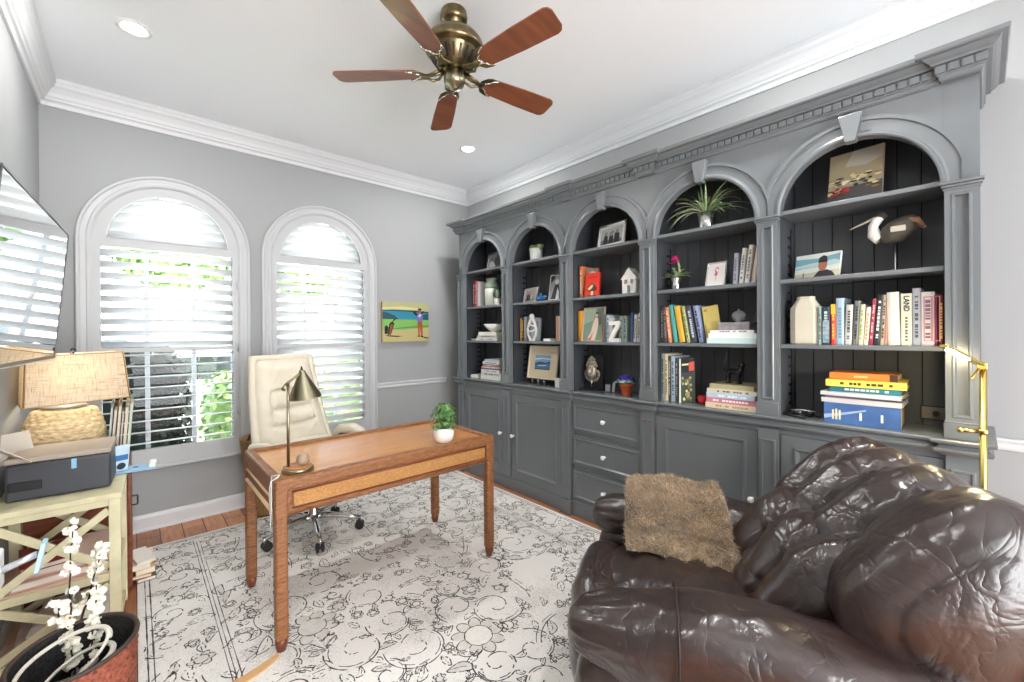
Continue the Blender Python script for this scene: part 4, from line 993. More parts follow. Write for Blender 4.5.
# ---- bay 4 top: spider plant
SP_ = thing('spider_plant', 'spider plant with striped arching leaves in a silver pot on the top shelf', 'plant', (2.60, 1.112, S3))
pot(SP_, 0.052, 0.10, SILVER, 0.82)
VAR = mat('leaf_variegated', rgb(150, 176, 126), 0.45, var=(60, .35)); CREAMLEAF = mat('leaf_cream', rgb(222, 228, 200), 0.5)
b = MB()
for k in range(58):
    a = rnd.uniform(0, 2 * PI); el = rnd.uniform(0.5, 1.35); d = Vector((math.cos(a) * math.cos(el) * 0.55, math.sin(a) * math.cos(el), math.sin(el)))
    b.mi = rnd.choice((0, 0, 1)); crown_leaf(b, (0.012 * math.cos(a), 0.012 * math.sin(a), 0.088), d, rnd.uniform(0.16, 0.30) * (0.7 if abs(math.cos(a)) > .7 else 1), 0.0062, rnd.uniform(1.3, 2.4), 8)
for a, L in ((0.06, 0.20), (-0.02, 0.20), (0.10, 0.17)): b.mi = 0; crown_leaf(b, (0, a * .2, 0.09), (0.02, a * 2, 1), L, 0.011, 0.12, 6)
b.build('leaves', [VAR, CREAMLEAF], SP_, recalc=False)

# ---- bay 4 second shelf
CA = thing('potted_cactus', 'pink flowering holiday cactus in a small silver pot', 'plant', (2.60, 1.308, S2))
pot(CA, 0.034, 0.088, SILVER, 0.8)
b = MB()
for k in range(16):
    a = 2 * PI * k / 16 + rnd.uniform(-.2, .2); p = Vector((0, 0, 0.085)); d = Vector((0.6 * math.cos(a), math.sin(a), rnd.uniform(0.1, 0.7))).normalized()
    for q in range(rnd.choice((2, 3, 3, 4))): crown_leaf(b, p, d, 0.036, 0.011, 0.1, 3); p = p + d * 0.033; d = (d + Vector((0, 0, -0.28))).normalized()
b.build('stems', LGREEN, CA, recalc=False)
b = MB(); b.tube([(0, -0.02, 0.085), (0, -0.022, 0.15), (-0.005, -0.01, 0.195)], [0.006, 0.007, 0.004], 6); b.build('flower_stalk', LGREEN, CA)
PINK = mat('petal_pink', rgb(226, 48, 140), 0.5, var=(40, .2)); b = MB()
for k in range(16): a = rnd.uniform(0, 6.28); crown_leaf(b, (-0.005, 0.0 + rnd.uniform(-.02, .03), 0.185 + rnd.uniform(-.01, .025)), (math.cos(a) * .6, math.sin(a), rnd.uniform(-.2, .9)), rnd.uniform(.025, .045), 0.009, 0.3, 4)
b.build('blossom', PINK, CA, recalc=False)
fl = [(0, FULL), (1, [(.42, .55), (.5, .66), (.58, .6), (.6, .5), (.5, .42), (.4, .46)]), (1, [(.44, .6), (.40, .72), (.46, .82), (.56, .84), (.62, .78), (.6, .74), (.54, .78), (.47, .76), (.46, .7), (.5, .62)]), (2, [(.6, .78), (.66, .74), (.62, .7)]), (1, [(.5, .44), (.52, .44), (.53, .2), (.51, .2)]), (1, [(.53, .44), (.55, .46), (.50, .3), (.48, .3)])]
picture('framed_flamingo', 1.062, S2, 2.58, 0.125, 0.155, 0.010, SILVER, 'silver framed flamingo print between the pink cactus and white books', 'picture frame', fl, [(232, 226, 222), (214, 92, 120), (40, 36, 40)], lean=12, yaw=-10)
G4b = 'pale books leaning on the second shelf'
for y0, y1, h, c, ln, lab in ((0.934, 0.957, .182, (170, 172, 186), -3, 'grey book at the left end of four pale leaning books'), (0.902, 0.925, .205, (224, 222, 216), -6, 'white book with specks, second of the pale leaning four'), (0.872, 0.894, .217, (236, 232, 224), -7, 'tall white book, third of the pale leaning four'), (0.838, 0.860, .215, (222, 206, 190), -8, 'beige book leaning against the pilaster beside three white ones')):
    book(y0, y1, S2, h, c, lab, G4b, ln, x=2.58, title=(120, 120, 124) if 'beige' not in lab else None)

# ---- bay 4 third shelf
G4 = 'leaning books above the upright cookbooks'
N4 = [(1.375, 1.396, .235, (52, 46, 44), 0, 'black book hard against the left side of its shelf', (130, 124, 118)),
 (1.350, 1.372, .233, (84, 70, 64), 2, 'dark brown book left of the orange leaning book', (150, 140, 128)),
 (1.318, 1.342, .228, (222, 140, 92), 6, 'orange book leaning in the colourful row', (250, 220, 200)),
 (1.280, 1.306, .242, (82, 166, 160), 8, 'teal book leaning right of the orange one', None),
 (1.232, 1.268, .232, (226, 178, 72), 9, 'mustard yellow book leaning right of the teal one', None),
 (1.200, 1.220, .228, (176, 186, 130), 9, 'pale green book leaning right of the mustard one', (84, 120, 84)),
 (1.158, 1.188, .230, (74, 76, 92), 10, 'dark patterned book with white dotted spine in the leaning row', (214, 216, 226)),
 (1.118, 1.144, .230, (136, 146, 176), 10, 'blue grey book leaning right of the dotted spine', (40, 42, 70))]
for y0, y1, h, c, ln, lab, tt in N4: book(y0, y1, S1, h, c, lab, G4, ln, x=2.56, title=tt)
t = picture('book', 1.072, S1, 2.575, 0.088, 0.222, 0, paint(196, 176, 96), 'worn olive yellow book leaning with its cover to the room', 'book', [(0, FULL), (1, [(.1, .86), (.3, .86), (.3, .92), (.1, .92)]), (1, [(.05, .05), (.12, .05), (.12, .5), (.05, .5)])], [(198, 178, 98), (150, 128, 70)], lean=10, yaw=10, depth=0.02)
t['group'] = G4; t.rotation_euler = (math.radians(-9), math.radians(8), math.radians(12)); t.location = (2.585, 1.062, S1 + 0.008)
GST = 'stack under the glass orb'
flat_book(2.625, 0.950, S1, 0.20, 0.268, 0.030, (206, 226, 222), 'large pale mint book at the bottom of the stack under the orb', GST)
flat_book(2.625, 0.948, S1 + 0.0305, 0.19, 0.258, 0.030, (226, 236, 232), 'white book with pale mint spine, second in the orb stack', GST, 1)
flat_book(2.63, 0.950, S1 + 0.061, 0.18, 0.238, 0.016, (232, 230, 232), 'thin white book with red lettering under the grey box', GST, -1, title=(150, 80, 90))
KB = thing('storage_box', 'grey lidded keepsake box under the glass orb', 'box', (2.635, 0.952, S1 + 0.0775), math.radians(2), GST)
b = MB(); b.box(-0.07, 0.07, -0.082, 0.082, 0, 0.024, 0.002); b.build('body', mat('box_grey', rgb(150, 148, 150), .6, var=(40, .15)), KB); b = MB(); b.box(-0.073, 0.073, -0.085, 0.085, 0.0245, 0.045, 0.002); b.build('lid', mat('box_grey', rgb(150, 148, 150)), KB)
OB = thing('glass_orb', 'clear round glass orb standing on the grey box', 'ornament', (2.635, 0.945, S1 + 0.123))
b = MB(); b.ball((0, 0, 0.036), 0.034, 20, 14, 1, 1.15, 0.95); b.build('sphere', mat('clear_crystal', (0.9, 0.92, 0.93), 0.03, spec=0.8, trans=0.75, ior=1.4), OB)
b = MB(); b.lathe([(0.022, 0), (0.020, 0.004), (0.012, 0.006), (0.0, 0.006)], n=16); b.build('foot', SILVER, OB); b = MB(); b.ball((0, 0, 0.072), 0.007, 10, 8); b.build('finial', SILVER, OB)

# ---- bay 4 counter
G4c = 'upright books on the counter beside the red apple'
for y0, y1, h, c, lab, tt in ((1.374, 1.397, .305, (150, 158, 146), 'grey green tall book at the left of the counter row', (70, 74, 66)), (1.350, 1.372, .300, (226, 214, 176), 'cream tall book, second in the counter row', (150, 130, 90)), (1.331, 1.348, .29, (70, 62, 54), 'dark spotted book between the cream and the blue grey ones', (200, 190, 170)), (1.303, 1.329, .288, (176, 196, 208), 'pale blue grey tall book in the counter row', (84, 110, 130)), (1.281, 1.301, .278, (96, 86, 84), 'dark taupe book behind the cactus cover', (190, 180, 176))):
    book(y0, y1, S0, h, c, lab, G4c, 0, x=2.565, d=.2, title=tt)
rr = random.Random(3); cp = [(0, FULL), (1, [(0, .68), (1, .72), (1, 1), (0, 1)]), (2, [(.62, .72), (.95, .74), (.95, .95), (.62, .92)]), (3, [(0, 0), (1, 0), (1, .3), (0, .5)])]
for k in range(26): cp.append((rr.choice((4, 4, 5, 6)), ell(rr.uniform(.12, .8), rr.uniform(.06, .58), .08, .035, 7)))
cp.append((7, [(.0, .0), (.12, .0), (.12, 1), (0, 1)])); cp.append((5, [(.18, .84), (.6, .86), (.6, .9), (.18, .88)]))
t = picture('book', 1.222, S0, 2.56, 0.092, 0.275, 0, paint(40, 44, 46), 'thick book with a cactus photograph on its dark cover', 'book', cp, [(60, 66, 66), (34, 36, 40), (212, 92, 70), (70, 76, 60), (176, 168, 116), (222, 214, 168), (110, 112, 70), (196, 206, 200)], lean=4, yaw=24, depth=0.03)
t['group'] = G4c
AP = thing('apple_ornament', 'small round red apple ornament on the counter', 'ornament', (2.60, 1.145, S0))
b = MB(); b.lathe([(0.004, 0.002), (0.016, 0.0), (0.026, 0.012), (0.030, 0.03), (0.026, 0.046), (0.014, 0.053), (0.003, 0.047)], n=20); b.build('body', mat('apple_red', rgb(206, 40, 60), .25), AP); b = MB(); b.tube([(0, 0, 0.047), (0.002, 0.002, 0.062)], 0.0018, 6); b.build('stem', TWIG, AP)
GC = 'magazines under the black cat'
z = S0
for th, w, dx_, rz, c, lab, tt in ((0.030, .276, 0, 0, (226, 212, 178), 'cream magazine pile base under the black cat stack', (196, 150, 130)), (0.030, .270, .004, 1, (216, 130, 146), 'pink lettered white book, second in the cat stack', (250, 240, 240)), (0.026, .262, 0, -1, (190, 206, 222), 'pale blue book in the middle of the cat stack', (240, 244, 250)), (0.024, .266, .006, 2, (212, 206, 190), 'light stone book near the top of the cat stack', (110, 104, 96)), (0.026, .240, .02, -1, (176, 166, 128), 'khaki book directly under the black cat', None)):
    flat_book(2.625 + dx_, 0.952, z, 0.22, w, th, c, lab, GC, rz, title=tt); z += th + 0.0003
KT = thing('cat_figurine', 'black cat figurine with tail raised on a pile of magazines', 'figurine', (2.62, 0.968, z))
BLK = mat('glossy_black', (0.012, 0.012, 0.014), 0.18)
b = MB(); b.T = Matrix.Scale(1.18, 4); b.tube([(0, 0.03, 0.055), (0, 0.015, 0.06), (0, -0.012, 0.058), (0, -0.03, 0.066), (0, -0.036, 0.085)], [0.012, 0.016, 0.014, 0.013, 0.008], 12)
for y_, x_ in ((0.028, -.008), (0.022, .009), (-0.022, -.008), (-0.028, .008)): b.tube([(x_ * .6, y_, 0.052), (x_, y_ + 0.003, 0.022), (x_, y_ - 0.002, 0.0)], [0.009, 0.006, 0.006], 8)
b.tube([(0, 0.036, 0.058), (0, 0.046, 0.085), (0, 0.040, 0.12), (0, 0.036, 0.148)], [0.006, 0.005, 0.0045, 0.003], 8); b.ball((0, -0.038, 0.094), 0.015, 12, 9)
for s in (-1, 1): b.tube([(s * 0.008, -0.036, 0.104), (s * 0.010, -0.036, 0.116)], [0.005, 0.001], 6)
o = b.build('body', BLK, KT); m_ = o.modifiers.new('fuse', 'REMESH'); m_.mode = 'VOXEL'; m_.voxel_size = 0.0022; m_.use_smooth_shade = True

# ---- bay 3
picture('framed_photo', 1.815, S3, 2.60, 0.275, 0.190, 0.022, SILVER, 'silver framed black and white group photo alone under the middle arch', 'picture frame',
 [(0, FULL), (1, [(0, 0), (1, 0), (1, .22), (0, .3)]), (2, [(.12, 0), (.16, .5), (.24, .62), (.32, .5), (.36, 0)]), (3, ell(.24, .66, .07, .12)), (2, [(.38, 0), (.42, .55), (.5, .45), (.58, .55), (.62, 0)]), (3, ell(.46, .62, .06, .12)), (2, [(.64, 0), (.66, .6), (.78, .66), (.88, .5), (.9, 0)]), (3, ell(.76, .7, .07, .13)), (1, ell(.55, .7, .05, .1))],
 [(190, 192, 190), (130, 132, 132), (52, 54, 56), (150, 146, 140)], lean=10, yaw=-8, matw=0.012, matm=WHITE)
G3 = 'colourful books on the second shelf under the middle arch'
book(2.052, 2.082, S2, .245, (206, 120, 76), 'tan orange book standing behind the red mushroom book', G3, 0, x=2.58, title=(240, 220, 190))
t = picture('book', 1.995, S2, 2.60, 0.115, 0.225, 0, paint(170, 84, 50), 'paperback with a face on its mottled orange and grey cover', 'book', [(0, FULL), (1, [(.1, .55), (.9, .6), (.9, 1), (.1, 1)]), (2, ell(.3, .45, .22, .2)), (3, ell(.25, .25, .2, .15)), (2, ell(.6, .8, .25, .12)), (1, ell(.3, .72, .1, .06))], [(196, 106, 66), (120, 132, 124), (224, 176, 140), (150, 60, 40)], lean=6, yaw=4, depth=0.02); t['group'] = G3
t = picture('book', 1.955, S2, 2.565, 0.118, 0.185, 0, paint(190, 40, 30), 'red book with a big mushroom pictured on its cover', 'book', [(0, FULL), (1, [(.12, .28), (.2, .46), (.42, .56), (.68, .52), (.84, .36), (.84, .26), (.5, .2)]), (2, [(.18, .34), (.4, .5), (.6, .5), (.5, .38), (.3, .28)]), (3, [(.44, .24), (.6, .24), (.58, 0), (.44, 0)]), (4, [(.15, 0), (.85, 0), (.8, .07), (.2, .07)]), (5, [(.2, .8), (.85, .8), (.85, .84), (.2, .84)])], [(222, 52, 34), (92, 54, 34), (226, 196, 140), (232, 214, 180), (60, 30, 20), (180, 30, 24)], lean=8, yaw=6, depth=0.02); t['group'] = G3
HL = thing('house_lantern', 'small white house shaped lantern with cut windows on the second shelf', 'lantern', (2.59, 1.625, S2))
b = MB()
def wall_holes(mb, x, ys, zs, holes):
    """thin wall in the yz plane with rectangular holes"""
    for i in range(len(ys) - 1):
        for j in range(len(zs) - 1):
            if (i, j) not in holes: mb.box(x, x + 0.004, ys[i], ys[i + 1], zs[j], zs[j + 1])
wall_holes(b, -0.04, (-.052, -.036, -.012, -.010, .012, .036, .052), (0.004, .058, .07, .098, .108), {(2, 0), (3, 0), (1, 2), (4, 2)})
b.prism([(-0.04, -.052, .108), (-0.04, .052, .108), (-0.04, 0, .172)], (0.004, 0, 0)); b.build('front_wall', WHITE, HL)
b = MB(); b.box(-.042, .04, -.054, .054, 0, .004); b.build('floor_plate', WHITE, HL); b = MB(); b.box(.036, .04, -.052, .052, .0042, .108); b.prism([(0.036, -.052, .108), (0.036, .052, .108), (0.036, 0, .172)], (0.004, 0, 0)); b.build('rear_wall', WHITE, HL)
for s in (-1, 1):
    b = MB(); b.box(-.036, .036, s * .052 - .002, s * .052 + .002, .0042, .108); b.build('side_wall', WHITE, HL)
    b = MB(); b.prism([(-.043, s * .060, .100), (-.043, 0, .174), (-.043, 0, .180), (-.043, s * .064, .102)], (.086, 0, 0)); b.build('roof', WHITE, HL)
for s in (-1, 1):
    b = MB(); b.tube([(-.041, s * .024, .07), (-.041, s * .024, .098)], .0015, 5); b.build('window_bar', WHITE, HL)
G3c = 'books on the third shelf under the middle arch'
book(2.066, 2.098, S1, .238, (224, 160, 52), 'golden yellow book at the left of the framed figure painting', G3c, 0, x=2.58)
picture('framed_painting', 1.965, S1, 2.57, 0.190, 0.268, 0.012, mat('frame_beige', rgb(190, 170, 140), .5), 'framed painting of a pale figure against green, leaning on a shelf', 'picture frame',
 [(0, FULL), (1, [(.0, .5), (.5, .62), (.6, 1), (0, 1)]), (2, [(.55, .4), (1, .5), (1, 1), (.7, 1)]), (3, [(.2, 0), (.42, .25), (.5, .55), (.6, .72), (.74, .7), (.78, .5), (.74, .25), (.66, 0)]), (4, ell(.66, .80, .09, .07)), (5, [(.58, .82), (.64, .9), (.74, .88), (.76, .78), (.68, .84)]), (6, [(.1, 0), (.4, .1), (.55, .3), (.46, 0)])],
 [(128, 150, 128), (160, 178, 156), (96, 116, 104), (228, 206, 190), (214, 178, 150), (80, 56, 42), (196, 130, 112)], lean=10, yaw=4)
for y0, y1, h, c, lab, ln in ((1.850, 1.866, .20, (140, 110, 70), 'brown thin book half hidden by the figure painting', 0), (1.828, 1.847, .205, (88, 116, 130), 'slate blue book right of the figure painting', 0), (1.800, 1.825, .195, (190, 196, 200), 'pale grey book between the slate blue book and the letter ornament', 0), (1.772, 1.797, .17, (206, 206, 196), 'off white short book directly behind the letter ornament', 0), (1.688, 1.716, .184, (128, 146, 136), 'grey green book right of the letter ornament', 0), (1.656, 1.685, .186, (140, 158, 148), 'second grey green book, nearer the blue one', 0), (1.612, 1.632, .204, (66, 92, 146), 'royal blue book near the right of the middle bay', -2), (1.586, 1.604, .19, (228, 228, 224), 'white book left of the last one in the middle bay', -3), (1.558, 1.578, .2, (206, 204, 200), 'last pale book against the right side of the middle bay', -4)):
    book(y0, y1, S1, h, c, lab, G3c, ln, x=2.57, title=(90, 90, 90) if h > .18 else None)
ZL = thing('letter_ornament', 'white block letter Z ornament standing before books', 'ornament', (2.545, 1.745, S1))
b = MB(); w, h, s = 0.045, 0.148, 0.026
b.prism([(0, w, 0), (0, -w, 0), (0, -w, s), (0, w * .30, s), (0, -w, h - s), (0, -w, h), (0, w, h), (0, w, h - s), (0, -w * .30, h - s), (0, w, s)], (0.022, 0, 0)); b.build('letter', WHITE, ZL)
MK = thing('mask_sculpture', 'silver leaf carved face mask on a black stand', 'sculpture', (2.62, 2.0, S0))
b = MB(); b.box(-.05, .05, -.085, .085, 0, .012, .003); b.box(0.022, .034, -.085, .085, .012, .27, .003); b.build('stand', BLACK, MK)
b = MB(); b.tube([(0, 0, .012), (0, 0, .10)], .005, 8); b.build('rod', SILVER, MK)
PEW = mat('pewter', rgb(170, 160, 142), 0.38, 0.7, var=(70, .45), bump=(60, .5))
b = MB()
def face_fn(p, d):
    if p.x < 0: p.x -= 0.014 * math.exp(-((p.y / .008) ** 2 + ((p.z + .004) / .018) ** 2)) - 0.006 * (math.exp(-(((abs(p.y) - .018) / .008) ** 2 + ((p.z - .012) / .006) ** 2))) ; p.x -= 0.004 * math.exp(-((p.y / .014) ** 2 + ((p.z + .032) / .005) ** 2))
    return p
pillow(b, (-.004, 0, .145), (.030, .046, .062), 2.2, 40, 36, fn=face_fn); hd = b.build('face', PEW, MK)
for k in range(17):
    a = math.radians(-215 + 250 * k / 16); c = (0.004, .062 * math.cos(a), .128 + .056 * math.sin(a) * (1 if math.sin(a) < 0 else .6))
    b = MB(); b.ball(c, .013, 10, 8, .6, 1, 1); b.build('beard_leaf', PEW, hd)
for (y_, z_, r_) in ((0, .222, .026), (-.026, .208, .02), (.026, .208, .02), (-.036, .19, .016), (.036, .19, .016), (0, .246, .018), (-.018, .236, .014), (.018, .236, .014)):
    b = MB(); pillow(b, (0, y_, z_), (.016, r_, r_), 2, 16, 12, wr=.004, seed=y_ * 90); b.build('crown_leaf', PEW, hd)
CD = thing('note_card', 'little pale card propped on the counter between mask and violets', 'card', (2.66, 1.885, S0), 0, rot=(0, math.radians(10), math.radians(8)))
b = MB(); b.box(0, .002, -.02, .02, 0, .05); b.build('card', paint(150, 150, 156), CD)
C2 = thing('note_card', 'smaller grey card nearest the violets behind the counter edge', 'card', (2.66, 1.835, S0), 0, rot=(0, math.radians(10), math.radians(-6)))
b = MB(); b.box(0, .002, -.012, .012, 0, .065); b.build('card', paint(176, 176, 180), C2)
VI = thing('african_violet', 'purple flowering violet in a small terracotta pot', 'plant', (2.58, 1.668, S0))
pot(VI, .043, .085, TERRA, .74, .02)
b = MB()
for k in range(20): a = 2 * PI * k / 20 + rnd.uniform(-.2, .2); r = rnd.uniform(.03, .075); round_leaf(b, (r * math.cos(a), r * math.sin(a), .088 + rnd.uniform(0, .02)), (math.cos(a) * .5, math.sin(a) * .5, 1), .024)
b.build('leaves', mat('violet_leaf', rgb(136, 160, 134), .6, var=(50, .25)), VI, recalc=False)
b = MB(); VIO = mat('petal_violet', rgb(72, 62, 168), .6, var=(60, .35))
for k in range(70):
    a = rnd.uniform(0, 6.28); r = .062 * rnd.random() ** .5; c = Vector((r * math.cos(a), r * math.sin(a), .115 + .035 * (1 - r / .045) + rnd.uniform(-.012, .012)))
    n = Vector((math.cos(a) * r * 14, math.sin(a) * r * 14, .8)) + Vector((rnd.uniform(-.4, .4), rnd.uniform(-.4, .4), 0))
    for q in range(2): round_leaf(b, c + Vector((rnd.uniform(-.004, .004), rnd.uniform(-.004, .004), 0)), n + Vector((rnd.uniform(-.4, .4), rnd.uniform(-.4, .4), 0)), .013)
b.build('blossoms', VIO, VI, recalc=False)
FG = thing('figurine', 'slim dark grey standing figurine right of the violets', 'figurine', (2.60, 1.565, S0))
b = MB(); b.lathe([(.02, 0), (.022, .006), (.012, .012), (.016, .05), (.012, .09), (.018, .12), (.007, .135), (.012, .15), (.012, .162), (.003, .172)], n=16, sx=.8); b.build('body', mat('pewter_blue', rgb(86, 100, 116), .35, .3, var=(60, .4)), FG)
b = MB(); b.tube([(0, -.014, .118), (-.012, -.02, .09), (-.016, -.004, .078)], .004, 6); b.build('arm', mat('pewter_blue', rgb(86, 100, 116)), FG)

# ---- bay 2
SU = thing('succulent', 'pale green succulent rosette in a round white pot under the second arch', 'plant', (2.60, 2.572, S3))
pot(SU, .058, .108, mat('matte_white', rgb(214, 216, 212), .6), .9)
b = MB()
for (oy, ox, oz, s_) in ((0, 0, .105, 1), (.045, 0, .10, .8), (-.035, .01, .112, 1.05), (.012, -.03, .11, .8), (-.06, -.01, .098, .7)):
    for k in range(22):
        a = k * 2.4; el = .25 + 1.1 * k / 22
        crown_leaf(b, (ox, oy, oz), (math.cos(a) * math.cos(el), math.sin(a) * math.cos(el), math.sin(el)), .05 * s_ * (1.1 - .5 * k / 22), .010 * s_, -.3, 4)
b.build('leaves', LGREEN, SU, recalc=False)
picture('framed_photo', 2.690, S2, 2.62, 0.215, 0.138, 0.020, mat('frame_white', rgb(206, 204, 198), .5), 'pale framed photo of dark clad people left of the blue ornament', 'picture frame', [(0, FULL), (1, [(0, 0), (1, 0), (1, .2), (0, .24)]), (2, [(.18, .05), (.2, .55), (.27, .72), (.34, .5), (.34, .05)]), (2, [(.36, .1), (.38, .6), (.44, .7), (.5, .5), (.5, .08)]), (3, ell(.27, .72, .04, .09)), (3, ell(.44, .72, .04, .09)), (4, [(.6, .1), (.64, .6), (.72, .55), (.74, .1)])], [(196, 190, 184), (150, 146, 138), (42, 42, 48), (190, 150, 126), (226, 220, 214)], lean=10, yaw=-14)
BO = thing('blue_glass_ornament', 'cobalt blue glass bird ornament with spread wings', 'ornament', (2.575, 2.49, S2))
BLUEG = mat('blue_glass', rgb(30, 110, 176), .08, spec=.8, coat=.5)
b = MB(); b.tube([(0, .06, .028), (0, .02, .026), (0, -.03, .03), (0, -.06, .042)], [.006, .022, .018, .006], 12); b.build('body', BLUEG, BO)
for s in (-1, 1): b = MB(); b.tube([(s * .004, 0, .035), (s * .02, .02 * s + .01, .052), (s * .03, .045 * s + .01, .066)], [.012, .013, .003], 8); b.build('wing', BLUEG, BO)
picture('framed_photo', 2.325, S2, 2.565, 0.125, 0.225, 0.012, SILVER, 'tall silver framed black and white photo leaning beside the blue bird', 'picture frame', [(0, FULL), (1, [(.1, 0), (.3, .5), (.5, .8), (.7, .6), (.9, 0)]), (2, ell(.5, .75, .16, .12)), (2, [(.5, 0), (.6, .5), (.75, .3), (.8, 0)]), (1, [(0, .7), (.3, .9), (.3, 1), (0, 1)])], [(150, 154, 158), (44, 46, 52), (222, 222, 222)], lean=16, yaw=20)
G2 = 'books on the third shelf under the second arch'
for y0, y1, h, c, lab in ((2.765, 2.786, .205, (206, 164, 62), 'golden book at the left end under the second arch'), (2.738, 2.762, .212, (96, 60, 46), 'brown book beside the golden one under the second arch'), (2.700, 2.734, .216, (150, 160, 176), 'thick blue grey book left of the white knot sculpture')): book(y0, y1, S1, h, c, lab, G2, 0, x=2.60, title=(230, 210, 150))
t = picture('book', 2.640, S1, 2.635, .11, .205, 0, paint(180, 186, 190), 'pale grey book facing forward behind the white knot sculpture', 'book', [(0, FULL), (1, [(.15, .6), (.85, .6), (.85, .85), (.15, .85)])], [(176, 182, 188), (150, 156, 164)], lean=6, yaw=0, depth=.025); t['group'] = G2
for y0, y1, h, c, lab in ((2.318, 2.340, .207, (214, 170, 146), 'peach book near the right under the second arch'), (2.288, 2.314, .206, (226, 196, 180), 'paler pink book against the right side under the second arch')): book(y0, y1, S1, h, c, lab, G2, 0, x=2.59)
flat_book(2.57, 2.378, S1, .10, .075, .022, (236, 236, 232), 'little white book lying flat at the foot of the peach ones', G2)
KN = thing('figure_sculpture', 'white abstract embracing figure sculpture with open loops', 'sculpture', (2.575, 2.605, S1))
b = MB(); R_ = .0085
b.tube([(0, .018, .006), (0, .045, .05), (0, .055, .10), (0, .035, .15), (0, .008, .192)], [.011, .010, .010, .012, .012], 10); b.tube([(0, -.018, .006), (0, -.045, .05), (0, -.055, .10), (0, -.035, .15), (0, -.008, .192)], [.011, .010, .010, .012, .012], 10)
b.tube([(-.004, .054, .108), (-.012, .02, .085), (-.012, -.02, .085), (-.004, -.054, .108)], .008, 8); b.tube([(-.004, .05, .12), (-.012, 0, .14), (-.004, -.05, .12)], .007, 8); b.tube([(0, -.03, .007), (0, .03, .007)], .010, 10); b.ball((0, 0, .216), .022, 14, 10)
o = b.build('body', WHITE, KN); m_ = o.modifiers.new('fuse', 'REMESH'); m_.mode = 'VOXEL'; m_.voxel_size = 0.003; m_.use_smooth_shade = True
picture('framed_seascape', 2.535, S0 + .046, 2.605, .345, .290, .014, mat('frame_cream', rgb(222, 212, 186), .5), 'wide cream framed seascape on a small easel on the counter', 'picture frame', [(0, FULL), (1, [(0, .48), (1, .5), (1, 1), (0, 1)]), (2, [(0, .4), (.3, .55), (.7, .5), (1, .58), (1, .46), (0, .32)]), (3, [(0, .66), (.5, .74), (1, .7), (1, .78), (.4, .82), (0, .76)]), (4, [(0, 0), (1, 0), (1, .08), (0, .06)]), (3, [(.2, .24), (.8, .28), (.7, .33), (.25, .3)])], [(70, 112, 150), (120, 160, 196), (40, 66, 96), (206, 220, 228), (50, 70, 84)], lean=9, yaw=0, matw=.068, matm=mat('mat_linen', rgb(220, 206, 176), .9))
b = MB(); 
EA = thing('easel', 'small dark metal easel under the cream framed seascape', 'easel', (2.60, 2.535, S0))
for yy in (-.07, 0, .07): b = MB(); b.tube([(-.03, yy, .044), (-.03, yy - .008, .03), (-.026, yy + .006, .016), (-.016, yy, .003), (.02, yy, .003)], .0045, 6); b.build('foot', SILVER, EA)
b = MB(); b.tube([(-.02, -.09, .041), (-.02, .09, .041)], .004, 6); b.tube([(.07, 0, .006), (.045, 0, .15)], .004, 6) ; b.tube([(-.02, 0, .041), (.07, 0, .006)], .004, 6); b.build('bar', BLACK, EA)
WB_ = thing('card_box', 'little white box at the right end of the counter under the second arch', 'box', (2.56, 2.29, S0), math.radians(10))
b = MB(); b.box(-.02, .02, -.022, .022, 0, .06, .003); b.build('body', WHITE, WB_); b = MB(); b.box(-.021, .021, -.023, .023, .0605, .075, .003); b.build('lid', WHITE, WB_)

# ---- bay 1
picture('framed_photo', 3.20, S3, 2.63, .32, .190, .024, SILVER, 'silver framed black and white wedding photo under the far arch', 'picture frame', [(0, FULL), (1, [(.45, 0), (.5, .7), (.7, .85), (.9, .7), (1, .6), (1, 0)]), (2, [(.05, 0), (.1, .45), (.25, .6), (.5, .35), (.62, .1), (.5, 0)]), (3, ell(.28, .66, .09, .14)), (3, ell(.66, .78, .09, .14))], [(150, 150, 150), (70, 72, 76), (234, 234, 234), (110, 110, 112)], lean=10, yaw=-12)
G1 = 'books beside the stone jar under the far arch'
for y0, y1, h, c, lab in ((3.462, 3.488, .27, (128, 40, 46), 'dark red book at the far left of the bookcase wall'), (3.436, 3.459, .268, (176, 66, 70), 'lighter red book, second from the far left'), (3.410, 3.433, .265, (214, 150, 150), 'rose pink book, third from the far left'), (3.368, 3.406, .252, (236, 234, 230), 'thick white book left of the black patterned one')): book(y0, y1, S2, h, c, lab, G1, 0, x=2.60, title=(240, 220, 210) if 'white' not in lab else None)
t = picture('book', 3.305, S2, 2.63, .105, .245, 0, paint(70, 72, 72), 'black and white patterned book facing forward by the stone jar', 'book', [(0, FULL)] + [(1, [(.1 + .3 * (k % 3), .06 + .115 * (k // 3)), (.32 + .3 * (k % 3), .07 + .115 * (k // 3)), (.28 + .3 * (k % 3), .145 + .115 * (k // 3)), (.12 + .3 * (k % 3), .13 + .115 * (k // 3))]) for k in range(24)], [(62, 64, 66), (220, 220, 216)], lean=4, yaw=-10, depth=.03); t['group'] = G1
JR = thing('lidded_jar', 'tall grey green stoneware jar with a darker shoulder', 'jar', (2.60, 3.18, S2))
b = MB(); b.lathe([(.06, 0), (.068, .004), (.072, .10), (.070, .165)], n=28); b.build('body', mat('stone_pale', rgb(206, 210, 200), .45), JR); b = MB(); b.lathe([(.070, .1655), (.068, .19), (.056, .222), (.05, .24), (.056, .25)], n=28); b.build('shoulder', mat('stone_green', rgb(146, 158, 142), .45), JR); b = MB(); b.lathe([(.057, .2505), (.058, .262), (.03, .268), (0, .269)], n=28); b.build('lid', mat('stone_green', rgb(146, 158, 142)), JR)
PP = thing('small_plant', 'tiny green plant in a white cup right of the stoneware jar', 'plant', (2.57, 3.062, S2))
pot(PP, .034, .062, WHITE, .85); b = MB()
